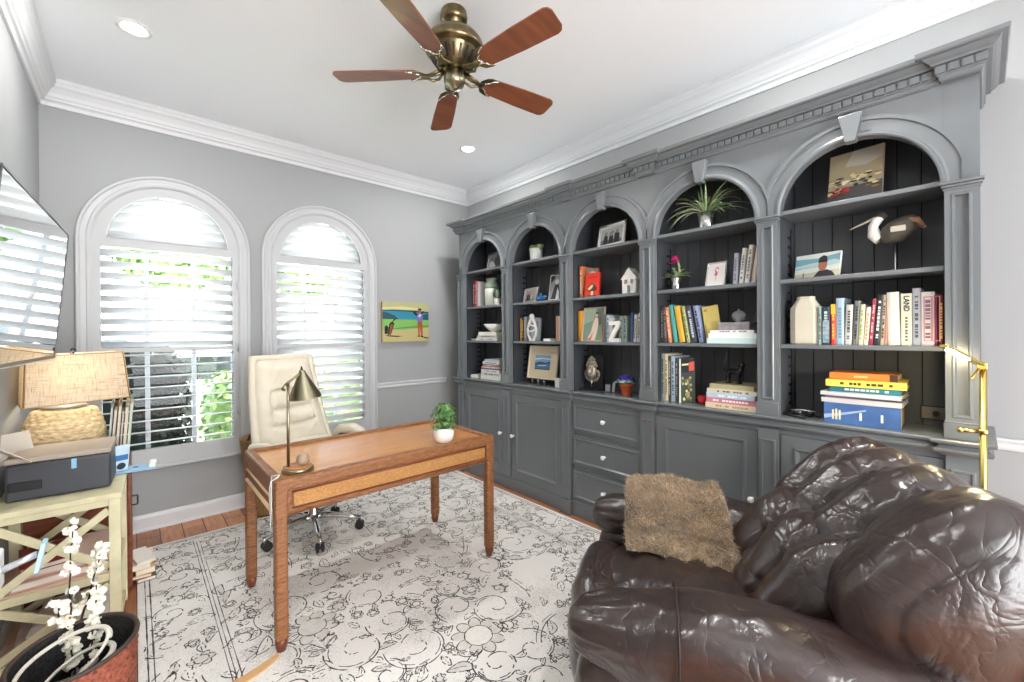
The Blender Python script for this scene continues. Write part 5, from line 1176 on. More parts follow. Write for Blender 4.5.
for k in range(46): a = rnd.uniform(0, 6.28); r = rnd.uniform(0, .045); round_leaf(b, (r * math.cos(a), r * math.sin(a), rnd.uniform(.065, .14)), (math.cos(a), math.sin(a), rnd.uniform(.2, 1)), rnd.uniform(.012, .02))
b.build('leaves', mat('leaf_grey_green', rgb(120, 146, 120), .6, var=(50, .3)), PP, recalc=False)
G1c = 'small stack under the white bowl'
flat_book(2.62, 3.185, S1, .20, .30, .026, (214, 212, 206), 'light grey book at the bottom of the stack under the white bowl', G1c, 0, title=(120, 120, 124))
flat_book(2.62, 3.18, S1 + .0263, .19, .285, .024, (190, 186, 176), 'stone coloured book in the middle of the bowl stack', G1c, 2, title=(90, 90, 94))
flat_book(2.62, 3.17, S1 + .0506, .19, .275, .034, (230, 228, 222), 'white book directly under the white bowl', G1c, -1)
BL = thing('bowl', 'shallow white ceramic bowl resting on a stack of three books', 'bowl', (2.61, 3.15, S1 + .0850))
b = MB(); b.lathe([(.035, 0), (.04, .003), (.085, .035), (.112, .072), (.109, .073), (.08, .04), (.03, .012), (0, .010)], n=32); b.build('body', WHITE, BL)
DS = thing('dish', 'tiny flat white dish at the far left of its shelf', 'dish', (2.58, 3.42, S1))
b = MB(); b.lathe([(.03, 0), (.045, .010), (.05, .016), (.046, .016), (.03, .006), (0, .005)], n=24); b.build('body', WHITE, DS)
G1b = 'magazines stacked on the far end of the counter'
z = S0
for th, w, ox, rz, c, lab, tt in ((.034, .30, 0, 0, (226, 224, 218), 'white book at the bottom of the far counter stack', None), (.032, .29, .005, 2, (206, 204, 200), 'pale grey book second from the bottom of the far counter stack', (100, 100, 110)), (.028, .285, 0, -2, (226, 222, 214), 'cream book third from the bottom of the far counter stack', (120, 150, 190)), (.012, .27, .01, 4, (70, 80, 110), 'thin navy magazine in the far counter stack', None), (.018, .26, .0, 5, (200, 160, 150), 'salmon magazine over the navy one in the far counter stack', (240, 230, 226)), (.022, .24, .006, -3, (150, 120, 110), 'brown spined book in the upper far counter stack', (220, 210, 200)), (.024, .24, .006, 2, (222, 220, 216), 'white magazine second from the top of the far counter stack', (90, 120, 170)), (.022, .20, .015, 6, (190, 196, 206), 'pale blue grey magazine topping the far counter stack', None)):
    flat_book(2.635 + ox, 3.14, z, .20, w, th, c, lab, G1b, rz, title=tt); z += th + .0003
flat_book(2.60, 3.405, S0, .11, .12, .03, (236, 234, 230), 'small white book lying alone beside the far counter stack', None)

# ================================================================== ON THE DESK, ON THE WALLS
TL = thing('desk_lamp', 'brushed brass desk lamp with cone shade on the left of the desk', 'lamp', (0.575, 2.175, 0.7515))
b = MB(); b.lathe([(.066, 0), (.070, .003), (.070, .018), (.066, .022)], n=40); b.build('base', NICKEL, TL)
b = MB(); b.lathe([(.062, .0222), (.062, .027), (.0, .0275)], n=40); b.build('base_cap', mat('base_wood', rgb(176, 116, 66), .3), TL)
b = MB(); b.tube([(-.038, .012, .027), (-.036, .014, .43)], .0065, 12); b.build('pole', NICKEL, TL)
b = MB(); b.tube([(-.05, .0, .405), (-.036, .012, .425), (0.0, .022, .447), (.03, .03, .470)], .006, 10); b.tube([(-.062, -.012, .395), (-.042, .006, .415)], .011, 12); b.build('swivel_arm', NICKEL, TL)
b = MB(); ax = Vector((.10, .02, -.95)).normalized(); s_ = ax.cross(Vector((0, 1, 0))).normalized(); u_ = ax.cross(s_); top = Vector((.03, .03, .478)); rows = []
for t_, r_ in ((0, .002), (0, .012), (.006, .014), (.014, .016), (.135, .076), (.137, .0765), (.135, .073), (.02, .015)):
    rows.append([top + ax * t_ + (s_ * math.cos(2 * PI * k / 36) + u_ * math.sin(2 * PI * k / 36)) * r_ for k in range(36)])
b.grid(rows, True, closed_u=True); b.build('shade', NICKEL, TL); b = MB(); b.tube([top, top - ax * .018], [.006, .003], 8); b.build('finial', BLACK, TL)
OBL = thing('ball_ornament', 'small speckled brown ball ornament on the desk lamp base', 'ornament', (0.592, 2.155, 0.7515 + .0275))
b = MB(); b.ball((0, 0, .030), .029, 20, 14); 
BALL = mat('mosaic_ball', rgb(120, 84, 60), .35); link_color(BALL, lambda nt: (lambda v, r: (nt.links.new(v.outputs['Color'], r.inputs[0]), setattr(r.color_ramp.elements[0], 'color', (*rgb(70, 44, 34), 1)), setattr(r.color_ramp.elements[1], 'color', (*rgb(214, 190, 160), 1)), setattr(v.inputs['Scale'], 'default_value', 95), r.outputs[0])[-1])(nt.nodes.new('ShaderNodeTexVoronoi'), nt.nodes.new('ShaderNodeValToRGB')))
b.build('body', BALL, OBL)
DP = thing('potted_herb', 'bushy green plant in a rounded white pot on the right of the desk', 'plant', (1.385, 2.165, 0.7515))
b = MB(); b.lathe([(.044, 0), (.050, .004), (.060, .035), (.060, .055), (.053, .084), (.049, .084), (.053, .06), (.0, .06)], n=36); b.build('pot', WHITE, DP)
b = MB(); b.lathe([(0, .062), (.05, .064), (0, .07)], n=20); b.build('soil', SOIL, DP)
b = MB()
for k in range(26): a = rnd.uniform(0, 6.28); r = rnd.uniform(.02, .07); b.tube([(0.2 * r * math.cos(a), .2 * r * math.sin(a), .07), (r * .8 * math.cos(a), r * .8 * math.sin(a), .13), (r * 1.1 * math.cos(a), r * 1.1 * math.sin(a), rnd.uniform(.15, .225))], .0012, 4)
b.build('stems', GREEN, DP)
b = MB()
for k in range(520):
    a = rnd.uniform(0, 6.28); z_ = rnd.uniform(.075, .225); r = .082 * math.sqrt(max(.05, 1 - ((z_ - .135) / .105) ** 2)) * rnd.random() ** .5
    b.mi = rnd.choice((0, 0, 1)); round_leaf(b, (r * math.cos(a), r * math.sin(a), z_), (math.cos(a) * .7, math.sin(a) * .7, rnd.uniform(.1, 1)), rnd.uniform(.006, .0115))
b.build('leaves', [GREEN, mat('leaf_mid', rgb(112, 158, 84), .5, var=(30, .2))], DP, recalc=False)

# golfer canvas: faces the room (toward -y)
ART = thing('wall_painting', 'small golf canvas with golfer and bag hung right of the windows', 'painting', (2.105, YB - .034, 1.322))
def art_poly(mb, k, ci, P, w=.524, h=.404): mb.mi = ci; mb.poly([((u - .5) * w, -.0005 - .00015 * k, v * h) for u, v in P])
b = MB(); b.box(-.262, .262, 0, .032, 0, .404, .003); b.build('canvas_block', paint(214, 158, 124), ART)
AC = [(176, 178, 126), (40, 82, 92), (50, 132, 160), (126, 180, 92), (186, 174, 120), (36, 30, 28), (104, 110, 170), (160, 84, 50), (96, 140, 80), (30, 66, 60), (206, 202, 150), (196, 190, 200)]
AP_ = [(0, FULL), (10, [(0, .86), (.4, .9), (.8, .86), (.8, .82), (0, .8)]), (2, [(0, .55), (1, .55), (1, .78), (0, .80)]), (1, [(0, .56), (.35, .56), (.25, .66), (.08, .74), (0, .74)]), (9, [(0, .79), (.2, .81), (.7, .80), (1, .77), (1, .74), (.6, .77), (.2, .78), (0, .77)]), (1, [(.8, .56), (1, .56), (1, .72), (.88, .7)]), (3, [(0, .3), (1, .3), (1, .56), (0, .57)]), (8, [(0, .30), (.5, .34), (1, .38), (1, .42), (.5, .38), (.1, .32)]), (4, [(0, 0), (1, 0), (1, .36), (.6, .32), (.2, .28), (0, .28)]),
 (5, [(.04, .2), (.1, .2), (.12, .36), (.08, .42), (.04, .38)]), (5, [(.10, .18), (.17, .18), (.24, .46), (.2, .52), (.14, .46)]), (7, [(.13, .2), (.16, .2), (.21, .44), (.17, .44)]), (5, [(.18, .48), (.27, .56), (.29, .6), (.24, .58)]), (5, [(.06, .17), (.3, .15), (.42, .14), (.3, .12), (.1, .14)]), (7, [(.74, .40), (.86, .40), (.85, .52), (.75, .54)]), (7, [(.75, .4), (.80, .4), (.79, .14), (.76, .14)]), (7, [(.80, .4), (.86, .4), (.86, .14), (.82, .12)]), (5, [(.74, .12), (.8, .12), (.8, .15), (.75, .15)]), (5, [(.81, .11), (.88, .1), (.87, .14), (.82, .14)]), (6, [(.73, .52), (.86, .52), (.87, .72), (.80, .78), (.72, .72)]), (11, [(.75, .66), (.8, .72), (.84, .7), (.8, .62)]), (5, [(.64, .74), (.72, .66), (.75, .7), (.68, .79)]), (7, ell(.79, .79, .035, .05)), (5, [(.75, .82), (.83, .82), (.84, .86), (.76, .86)]), (5, [(.84, .7), (.9, .78), (.88, .8), (.82, .74)]), (5, [(.86, .12), (1, .09), (1, .07), (.9, .08)])]
b = MB()
for k, (ci, P) in enumerate(AP_): art_poly(b, k, ci, P)
b.build('picture', [paint(*c, rough=.5) for c in AC], ART, recalc=False)

# television: bracketed to the left wall, tipped down and swung a little
TV = thing('television', 'large flat black television tilted down on the left wall', 'television', (-0.284, 2.415, 1.597))
TV.rotation_euler = (0, math.radians(4.9), math.radians(-2.2))
W_, H_ = 1.10, .60
b = MB(); b.box(-.03, 0, -W_ / 2, W_ / 2, -H_ / 2, H_ / 2, .004); b.build('cabinet', BLACK, TV)
b = MB(); b.box(0.0002, .0016, -W_ / 2 + .008, W_ / 2 - .008, -H_ / 2 + .016, H_ / 2 - .008); b.build('screen', mat('tv_screen', (.006, .006, .007), .02, spec=1.0, coat=1.0, ior=2.0), TV)
b = MB(); b.tube([(.001, -W_ / 2, -H_ / 2), (.001, W_ / 2, -H_ / 2), (.001, W_ / 2, H_ / 2), (.001, -W_ / 2, H_ / 2)], .003, 6, closed=True); b.build('bezel', mat('gunmetal', (.25, .25, .26), .3, .8), TV)
b = MB(); b.box(-.045, -.031, -.25, .25, -.1, .1); b.bar((-.140, 0, .0), (-.04, 0, 0), .1, .12); b.build('wall_bracket', BLACK, TV)

# ================================================================== LEFT CORNER
SR = thing('console_rack', 'pale sage wooden rack with crossed braces carrying the printer', 'rack', (-0.25, 2.85, 0), math.radians(-2))
rx, ry, rz_ = .185, .205, .690
for sx in (-1, 1):
    for sy in (-1, 1): b = MB(); b.box(sx * rx - .02, sx * rx + .02, sy * ry - .02, sy * ry + .02, 0, rz_ - .024, .002); b.build('leg', SAGE, SR)
b = MB(); b.box(-rx - .025, rx + .025, -ry - .025, ry + .025, rz_ - .024, rz_, .003); b.build('top', SAGE, SR)
for z_ in (.045, .325): b = MB(); b.box(-rx + .0, rx - .0, -ry + .002, ry - .002, z_, z_ + .018); b.build('shelf', mat('shelf_pink', rgb(206, 172, 152), .6, var=(20, .1)), SR)
for sy in (-1, 1):
    for z0, z1 in ((.635, .665), (.300, .335), (.03, .06)): b = MB(); b.box(-rx + .02, rx - .02, sy * ry - .014, sy * ry + .014, z0, z1, .002); b.build('rail', SAGE, SR)
    for z0, z1 in ((.335, .635), (.06, .300)):
        b = MB(); b.bar((-rx + .02, sy * ry - .006, z0 + .02), (rx - .02, sy * ry - .006, z1 - .02), .012, .032, bev=.001); b.build('cross_brace', SAGE, SR)
        b = MB(); b.bar((-rx + .02, sy * ry + .007, z1 - .02), (rx - .02, sy * ry + .007, z0 + .02), .012, .032, bev=.001); b.build('cross_brace', SAGE, SR)
for sx in (-1, 1):
    for z0, z1 in ((.635, .665), (.300, .335), (.03, .06)): b = MB(); b.box(sx * rx - .014, sx * rx + .014, -ry + .02, ry - .02, z0, z1, .002); b.build('side_rail', SAGE, SR)
def sheet(name, label, cat, loc, rot, d, w, th, m, group=None):
    t = thing(name, label, cat, loc, group=group, rot=rot); b = MB(); b.box(-d / 2, d / 2, -w / 2, w / 2, 0, th, min(.002, th / 3)); b.build('body', m, t); return t
PK = mat('pink_folder', rgb(222, 186, 172), .7); GF = 'folders kept on the sage rack'
def folder(loc, rz, d, w, th, c, label):
    t = thing('folder', label, 'folder', loc, math.radians(rz), GF)
    b = MB(); b.box(-d / 2, d / 2, -w / 2, w / 2, 0, th * .12); b.box(-d / 2, d / 2, -w / 2, w / 2, th * .88, th); b.box(-d / 2, -d / 2 + .002, -w / 2, w / 2, th * .12, th * .88); b.build('cover', paint(*c), t)
    b = MB(); b.box(-d / 2 + .004, d / 2 - .004, -w / 2 + .004, w / 2 - .004, th * .13, th * .87); b.build('pages', PAPER, t)
folder((-.25, 2.84, .3435), 3, .30, .34, .03, (216, 178, 164), 'big pink folder lying on the middle shelf of the rack')
folder((-.22, 2.86, .3738), -5, .27, .33, .03, (226, 196, 184), 'paler pink folder lying on top of the big pink one')
folder((-.24, 2.83, .0635), 2, .30, .35, .04, (206, 190, 182), 'beige folder on the lowest shelf of the rack')
folder((-.21, 2.84, .1038), -4, .26, .32, .03, (236, 232, 228), 'white folder on the lowest shelf of the rack, above a beige one')
folder((-.30, 2.82, .404), 8, .17, .26, .022, (150, 60, 56), 'dark red folder on top of the pink ones')
PRN = thing('printer', 'charcoal grey inkjet printer with beige lid on the sage rack', 'printer', (-.245, 2.89, rz_ + .001), math.radians(-3))
b = MB(); b.box(-.165, .165, -.14, .14, 0, .162, .012, 3); bd = b.build('body', mat('printer_grey', rgb(64, 66, 72), .45), PRN)
b = MB(); b.box(-.166, .166, -.141, .141, .1625, .188, .006); b.build('lid', mat('printer_lid', rgb(168, 156, 142), .5), PRN)
b = MB(); b.box(-.155, -.055, -.1425, -.139, .045, .085, .004); b.build('paper_slot', BLACK, bd)
b = MB(); b.box(-.165, .10, -.1415, -.1395, .140, .1415); b.build('lid_gap', BLACK, bd)
b = MB(); b.box(.035, .052, -.1425, -.1395, .112, .156, .001); b.build('tape', paint(140, 190, 220), bd)
b = MB(); b.bar((-.172, .0, .14), (-.20, .03, .27), .18, .006); b.build('paper_feed', paint(206, 198, 184), PRN)
FS = sheet('paper_sheet', 'stiff cream sheet leaning over the left end of the printer', 'paper', (-.385, 2.76, .885), (math.radians(-18), math.radians(38), 0), .11, .13, .003, paint(232, 222, 200))
# dark cabinet under the lamp
MC = thing('side_cabinet', 'dark mahogany cabinet standing behind the rack in the window corner', 'cabinet', (-.235, 3.36, 0))
b = MB(); b.box(-.442, -.035, 3.095, 3.70, 0.0, .66, .003); b.build('body', MAHOG, MC, world=True)
b = MB(); b.box(-.442, -.028, 3.09, 3.705, .6602, .684, .004); b.build('top', MAHOG, MC, world=True)
for y0, y1, ky in ((3.10, 3.695, 3.125),):
    b = MB(); b.box(-.0348, -.018, y0, y1, .03, .652, .003); d = b.build('door', MAHOG, MC, world=True)
    b = MB(); b.tube([(-.018, ky, .47), (.004, ky, .47), (.006, ky, .475), (.006, ky, .515), (.004, ky, .52), (-.018, ky, .52)], .004, 8); b.build('handle', BLACK, d, world=True)
# table lamp
LT = thing('table_lamp', 'woven rope table lamp with a square linen shade on the mahogany cabinet', 'lamp', (-.278, 3.23, .6845))
ROPE = mat('rope_weave', rgb(224, 198, 154), .8, var=(40, .35, (1, 1, 3)))
b = MB(); prof = [(.10, 0), (.14, .01)]
for k in range(61): t = k / 60; r_ = .158 * (math.sin(PI * (.22 + .62 * t)) ** .45); prof.append((r_ + .0045 * abs(math.sin(PI * k / 5.0)), .012 + .325 * t))
prof += [(.06, .341), (.03, .347)]
rows = []
for i, (r_, z_) in enumerate(prof): rows.append([((r_ + .004 * math.sin(k * 1.05 + (i // 5) * PI) * (1 if 2 < i < 62 else 0)) * math.cos(2 * PI * k / 120), .8 * (r_ + .004 * math.sin(k * 1.05 + (i // 5) * PI)) * math.sin(2 * PI * k / 120), z_) for k in range(120)])
q = b.grid(rows, True, closed_u=True); b.face(q[-1]); b.build('base', ROPE, LT)
b = MB(); b.lathe([(.085, .343), (.09, .350), (.08, .358), (.018, .360), (.014, .37), (.012, .46)], n=24); b.build('neck', mat('lamp_grey', rgb(150, 146, 138), .4, .3), LT)
LINEN = mat('linen_shade', rgb(216, 190, 150), .9)
def _lin(nt):
    tc = nt.nodes.new('ShaderNodeTexCoord'); out = []
    for sc in ((12, 12, 260), (260, 260, 12)):
        mp = nt.nodes.new('ShaderNodeMapping'); mp.inputs['Scale'].default_value = sc; n = nt.nodes.new('ShaderNodeTexNoise'); n.inputs['Scale'].default_value = 1.0; n.inputs['Detail'].default_value = 3
        nt.links.new(tc.outputs['Object'], mp.inputs[0]); nt.links.new(mp.outputs[0], n.inputs[0]); out.append(n)
    m = nt.nodes.new('ShaderNodeMath'); m.operation = 'MINIMUM'; nt.links.new(out[0].outputs[0], m.inputs[0]); nt.links.new(out[1].outputs[0], m.inputs[1])
    r = nt.nodes.new('ShaderNodeValToRGB'); r.color_ramp.elements[0].position = .28; r.color_ramp.elements[0].color = (*rgb(150, 118, 78), 1); r.color_ramp.elements[1].position = .48; r.color_ramp.elements[1].color = (*rgb(232, 221, 202), 1)
    nt.links.new(m.outputs[0], r.inputs[0]); return r.outputs[0]
link_color(LINEN, _lin)
_n = LINEN.node_tree; _tr = _n.nodes.new('ShaderNodeBsdfTranslucent'); _mx = _n.nodes.new('ShaderNodeMixShader'); _mx.inputs[0].default_value = .35; _tr.inputs[0].default_value = (*rgb(244, 230, 204), 1)
_o = _n.nodes['Material Output']; _n.links.new(_n.nodes['Principled BSDF'].outputs[0], _mx.inputs[1]); _n.links.new(_tr.outputs[0], _mx.inputs[2]); _n.links.new(_mx.outputs[0], _o.inputs[0])
ST = Matrix.Translation((.040, -.02, .508)) @ Euler((0, math.radians(-1.8), math.radians(10))).to_matrix().to_4x4()
def ring(w, d, c, z_): return [(-w + c, -d, z_), (w - c, -d, z_), (w, -d + c, z_), (w, d - c, z_), (w - c, d, z_), (-w + c, d, z_), (-w, d - c, z_), (-w, -d + c, z_)]
b = MB(); b.T = ST; b.grid([ring(.196, .145, .012, -.128), ring(.180, .130, .011, .118), ring(.177, .127, .010, .118), ring(.193, .142, .011, -.128), ring(.196, .145, .012, -.128)], False, closed_u=True); sh = b.build('shade', LINEN, LT)
for z_, w, d in ((.118, .1805, .1305), (-.128, .1965, .1455)): b = MB(); b.T = ST; b.tube(ring(w, d, .012, z_), .0028, 5, closed=True); b.build('shade_trim', mat('shade_trim', rgb(186, 156, 112), .8), sh)
for sx in (-1, 1): b = MB(); b.T = ST; b.tube([(sx * (.196 - .006), -.140, -.126), (sx * (.180 - .006), -.1255, .116)], .0035, 5); b.build('corner_braid', mat('braid', rgb(150, 112, 66), .8), sh)
b = MB(); b.T = ST; b.tube([(0, 0, .10), (0, 0, .128)], .004, 8); b.ball((0, 0, .138), .011, 12, 8); b.tube([(0, -.13, .116), (0, .13, .116)], .002, 6); b.build('finial', BLACK, sh)
b = MB(); b.ball((0, 0, .485), .026, 14, 10, 1, 1, 1.2); b.build('bulb', mat('warm_bulb', (1, .85, .6), .5, emit=((1, .94, .82), 8.0)), LT)
_l = bpy.data.lights.new('bulb_light', 'POINT'); _l.energy = 1.3; _l.color = (1, .94, .82); _l.shadow_soft_size = .035; _lo = bpy.data.objects.new('bulb_light', _l); COL.objects.link(_lo); _lo.parent = LT; _lo.location = (.03, -.02, .55)
# files standing at the cabinet's near right corner
GFI = 'files standing right of the lamp'
fx = -.120
for k, (th, h, d, c, lab) in enumerate(((.010, .36, .20, (150, 170, 180), 'grey blue file nearest the lamp base'), (.014, .35, .21, (120, 96, 74), 'dark brown file in the standing row by the window'), (.012, .37, .21, (196, 176, 146), 'tan file in the standing row by the window'), (.009, .34, .20, (92, 74, 62), 'thin dark file between tan and beige ones'), (.014, .36, .21, (214, 200, 170), 'beige file in the standing row by the window'), (.012, .38, .22, (166, 196, 186), 'pale sea green file at the window end of the row'))):
    t = thing('file', lab, 'file', (fx + th / 2, 3.19, .6845), group=GFI, rot=(0, math.radians(4), 0)); C = paint(*c)
    b = MB(); b.box(-th / 2, -th / 2 + .001, -d / 2, d / 2, 0.001, h); b.box(th / 2 - .001, th / 2, -d / 2, d / 2, 0.001, h); b.box(-th / 2 + .001, th / 2 - .001, d / 2 - .001, d / 2, 0.001, h); b.build('cover', C, t)
    b = MB(); b.box(-th / 2 + .0012, th / 2 - .0012, -d / 2 + .016, d / 2 - .004, .003, h - .03); b.build('pages', PAPER, t); fx += th + .0035
IK = thing('ink_packet', 'blue and white printed cartridge packet leaning by the printer', 'packet', (-.062, 2.985, rz_ + .001), 0, rot=(math.radians(12), 0, math.radians(20)))
b = MB(); b.box(-.03, .03, -.006, .006, 0, .15, .002); b.mi = 0; b.build('packet', paint(200, 222, 236), IK)
b = MB(); b.box(-.026, .026, -.0068, -.0058, .07, .10); b.build('blue_band', paint(60, 120, 180), IK); b = MB(); b.tube([(0, -.007, .04), (.0, -.009, .04)], .018, 20); b.build('printed_disc', paint(40, 50, 60), IK)
TR = thing('paper_tray', 'blue and white plastic tray jutting out past the rack toward the window', 'tray', (-.03, 3.0, rz_ + .002), math.radians(-4))
b = MB(); b.box(-.06, .115, -.055, .055, 0.0, .012, .003); b.build('tray', paint(150, 186, 214), TR); b = MB(); b.box(.085, .113, -.053, .053, .0122, .03, .003); b.build('lip', WHITE, TR); b = MB(); b.box(.02, .04, -.01, .01, .0122, .014); b.build('slot', BLACK, TR)
# basket with cable and blossom branches
BK = thing('woven_basket', 'big red brown woven basket with black lining beside the rack', 'basket', (-.152, 1.985, 0))
b = MB(); rows = []; NB, MBK = 96, 34
for i in range(MBK + 1):
    t = i / MBK; r_ = .128 + .026 * t; rows.append([((r_ + .004 * math.sin(k * PI / 2 + i * PI)) * math.cos(2 * PI * k / NB), (r_ + .004 * math.sin(k * PI / 2 + i * PI)) * math.sin(2 * PI * k / NB), .004 + (.372 + .012 * math.sin(2 * PI * k / NB + .6)) * t) for k in range(NB)])
q = b.grid(rows, True, closed_u=True); b.face(list(reversed(q[0]))); b.build('weave', REDWICK, BK)
LIN = mat('basket_lining', (.02, .02, .02), .7, var=(120, .9)); b = MB(); rows = []
for i in range(9):
    t = i / 8; r_ = .122 + .026 * t; rows.append([(r_ * math.cos(2 * PI * k / NB), r_ * math.sin(2 * PI * k / NB), .012 + (.366 + .012 * math.sin(2 * PI * k / NB + .6)) * t) for k in range(NB)])
q = b.grid(rows, True, closed_u=True); b.face(q[0]); b.build('lining', LIN, BK)
b = MB(); b.tube([(.152 * math.cos(2 * PI * k / 48), .152 * math.sin(2 * PI * k / 48), .378 + .012 * math.sin(2 * PI * k / 48 + .6)) for k in range(48)], .007, 8, closed=True); b.build('rim', mat('rim_dark', rgb(66, 52, 46), .6), BK)
CB = thing('white_cable', 'coil of thick white cable loosely piled in the woven basket', 'cable', (-.152, 1.985, .02))
b = MB(); P = []
for k in range(200):
    a = k * .098; r_ = .090 + .026 * math.sin(k * .047) ; P.append((r_ * math.cos(a) * 1.05 - .012, r_ * math.sin(a) - .008, .315 + .035 * math.sin(k * .049 + .5) + .030 * math.sin(a * 1.0 + 1.2)))
b.tube(P, .0055, 8); b.build('coil', mat('cable_white', rgb(226, 220, 208), .5), CB)
def branch(loc, stems, label, n_fl):
    t = thing('blossom_branch', label, 'branch', loc, group=None)
    b = MB(); tips = []
    for P in stems:
        Q = []
        for a, c in zip(P, P[1:]):
            for k in range(6): Q.append(Vector(a).lerp(Vector(c), k / 6) + Vector((rnd.uniform(-.003, .003), rnd.uniform(-.003, .003), 0)))
        Q.append(Vector(P[-1])); n = len(Q); b.tube(Q, [.0042 - .0026 * k / n for k in range(n)], 6); tips += Q[6:]
    b.build('twig', TWIG, t); b = MB()
    for k in range(n_fl):
        p = rnd.choice(tips) + Vector((rnd.uniform(-.016, .016), rnd.uniform(-.016, .016), rnd.uniform(-.012, .012))); f = Vector((rnd.uniform(-.6, .8), rnd.uniform(-1, .1), rnd.uniform(-.3, .8))).normalized()
        s_ = f.cross(Vector((0, 0, 1))).normalized(); u_ = f.cross(s_)
        for q in range(5): a = 2 * PI * q / 5 + k; d = s_ * math.cos(a) + u_ * math.sin(a); round_leaf(b, p + d * .0075 + f * .002, f + d * -.5, .0082, .8)
    b.build('blossoms', PETAL, t, recalc=False)
branch((-.17, 2.09, .02), [[(0, 0, 0), (.0, .02, .2), (-.005, .06, .42), (-.01, .10, .60), (.002, .12, .70)], [(0, .03, .26), (.03, .06, .40), (.062, .10, .54), (.075, .12, .60)], [(0, .03, .24), (-.03, .05, .36), (-.04, .07, .46)]], 'tall white blossom branch rising out of the woven basket', 92)
branch((-.145, 2.06, .02), [[(0, 0, 0), (.02, .01, .2), (.03, .05, .38), (.035, .08, .48)], [(0, 0, .1), (-.02, .03, .26), (-.03, .05, .36)]], 'shorter white blossom branch crowding the basket mouth', 90)
# papers on the floor
GM = 'papers piled on the floor by the cabinet'
z = .0005
for k, (th, c, rz, lab) in enumerate(((.022, (110, 108, 110), 3, 'dark grey magazine at the bottom of the floor pile'), (.020, (196, 120, 70), -6, 'orange brown magazine second in the floor pile'), (.030, (226, 196, 150), 5, 'tan paper bundle in the middle of the floor pile'), (.028, (238, 226, 200), -4, 'cream paper bundle near the top of the floor pile'), (.016, (240, 236, 226), 12, 'loose white papers topping the floor pile'))):
    flat_book(.036 - .004 * k, 3.27, z + (RZ + .0005 if k == 0 else 0), .085, .22, th, c, lab, GM, rz, name='magazine'); z += th + .0004 + (RZ + .0005 if k == 0 else 0)
# wicker hamper behind the desk
HM = thing('wicker_hamper', 'tapered brown wicker basket with black strap behind the desk by the wall', 'basket', (.775, 3.79, 0))
b = MB(); rows = []
for i in range(41):
    t = i / 40; r_ = .105 + .075 * t ** .8; rows.append([((r_ + .004 * math.sin(k * PI / 2 + i * PI)) * math.cos(2 * PI * k / 80), (r_ + .004 * math.sin(k * PI / 2 + i * PI)) * math.sin(2 * PI * k / 80), .002 + .60 * t) for k in range(80)])
rows.append([(.165 * math.cos(2 * PI * k / 80), .165 * math.sin(2 * PI * k / 80), .602) for k in range(80)]); rows.append([(.10 * math.cos(2 * PI * k / 80), .10 * math.sin(2 * PI * k / 80), .05) for k in range(80)])
q = b.grid(rows, True, closed_u=True); b.face(list(reversed(q[0]))); b.face(q[-1]); b.build('weave', WICKER, HM)
b = MB(); b.tube([(-.15, -.08, .58), (-.13, -.10, .64), (-.09, -.10, .70), (-.03, -.10, .69), (.0, -.12, .6)], .010, 8); b.build('strap', BLACK, HM)
SK = thing('wooden_strip', 'bent pale wooden strip lying on the rug at the front desk leg', 'strip', (.37, 2.02, RZ + .001))
b = MB(); rows = []
for k in range(11):
    t = k / 10; x = .085 - .22 * t; y = .018 - .055 * t - .02 * math.sin(PI * t); w = .010 + .012 * math.sin(PI * min(1, t * .8 + .1)); rows.append([(x, y + w, 0), (x, y + w, .006), (x, y - w, .006), (x, y - w, 0)])
q = b.grid(rows, False, closed_u=True); b.face(q[0]); b.face(q[-1]); b.build('strip', mat('pale_pine', rgb(214, 170, 118), .5, var=(20, .12, (1, 8, 1))), SK)
# white equipment stand at the frame's left edge
WS = thing('equipment_stand', 'white metal stand with a clamped arm and pale blue pad, at far left', 'stand', (-.30, 1.72, 0))
WM = mat('white_enamel', rgb(232, 234, 236), .35)
b = MB(); b.box(-.02, .02, -.02, .02, .02, .93, .004); b.build('post', WM, WS)
b = MB(); b.box(-.13, .06, -.15, .15, .0, .02, .004); b.build('foot_plate', WM, WS)
b = MB(); b.box(-.026, .036, -.028, .028, .74, .84, .006); cl = b.build('clamp', WM, WS)
b = MB(); b.tube([(.03, 0, .785), (.10, -.005, .81)], .009, 12); ar = b.build('arm', mat('light_steel', rgb(206, 210, 214), .25, .6), WS)
b = MB(); b.bar((.098, -.005, .765), (.112, -.002, .84), .05, .010, up=(1, 0, 0), bev=.002); b.build('pad', paint(176, 204, 222), ar)

# ================================================================== CEILING FAN AND LIGHTS
FN = thing('ceiling_fan', 'five bladed wooden ceiling fan with antique brass motor', 'ceiling fan', (1.234, 1.80, ZC))
b = MB(); b.lathe([(.02, -.100), (.040, -.094), (.046, -.080), (.046, -.062), (.060, -.056), (.068, -.046), (.070, -.030), (.064, -.024), (.066, -.012), (.064, -.0005)], n=36); b.build('canopy', ABRASS, FN)
b = MB(); b.lathe([(.046, -.305), (.060, -.300), (.085, -.278), (.108, -.250), (.122, -.222), (.128, -.212), (.146, -.206), (.150, -.196), (.150, -.172), (.144, -.160), (.130, -.140), (.100, -.118), (.060, -.104), (.02, -.100)], n=48); mo = b.build('motor', ABRASS, FN)
for k in range(20):
    a = 2 * PI * k / 20; b = MB(); d = Vector((math.cos(a), math.sin(a), 0)); s_ = Vector((-d.y, d.x, 0))
    b.bar(d * .088 + Vector((0, 0, -.279)), d * .121 + Vector((0, 0, -.231)), .010, .008); b.build('vent_slot', BLACK, mo)
b = MB(); b.lathe([(.0, -.402), (.012, -.400), (.02, -.393), (.022, -.388), (.046, -.378), (.054, -.362), (.054, -.335), (.048, -.325), (.048, -.303)], n=36); b.build('switch_housing', NICKEL, FN)
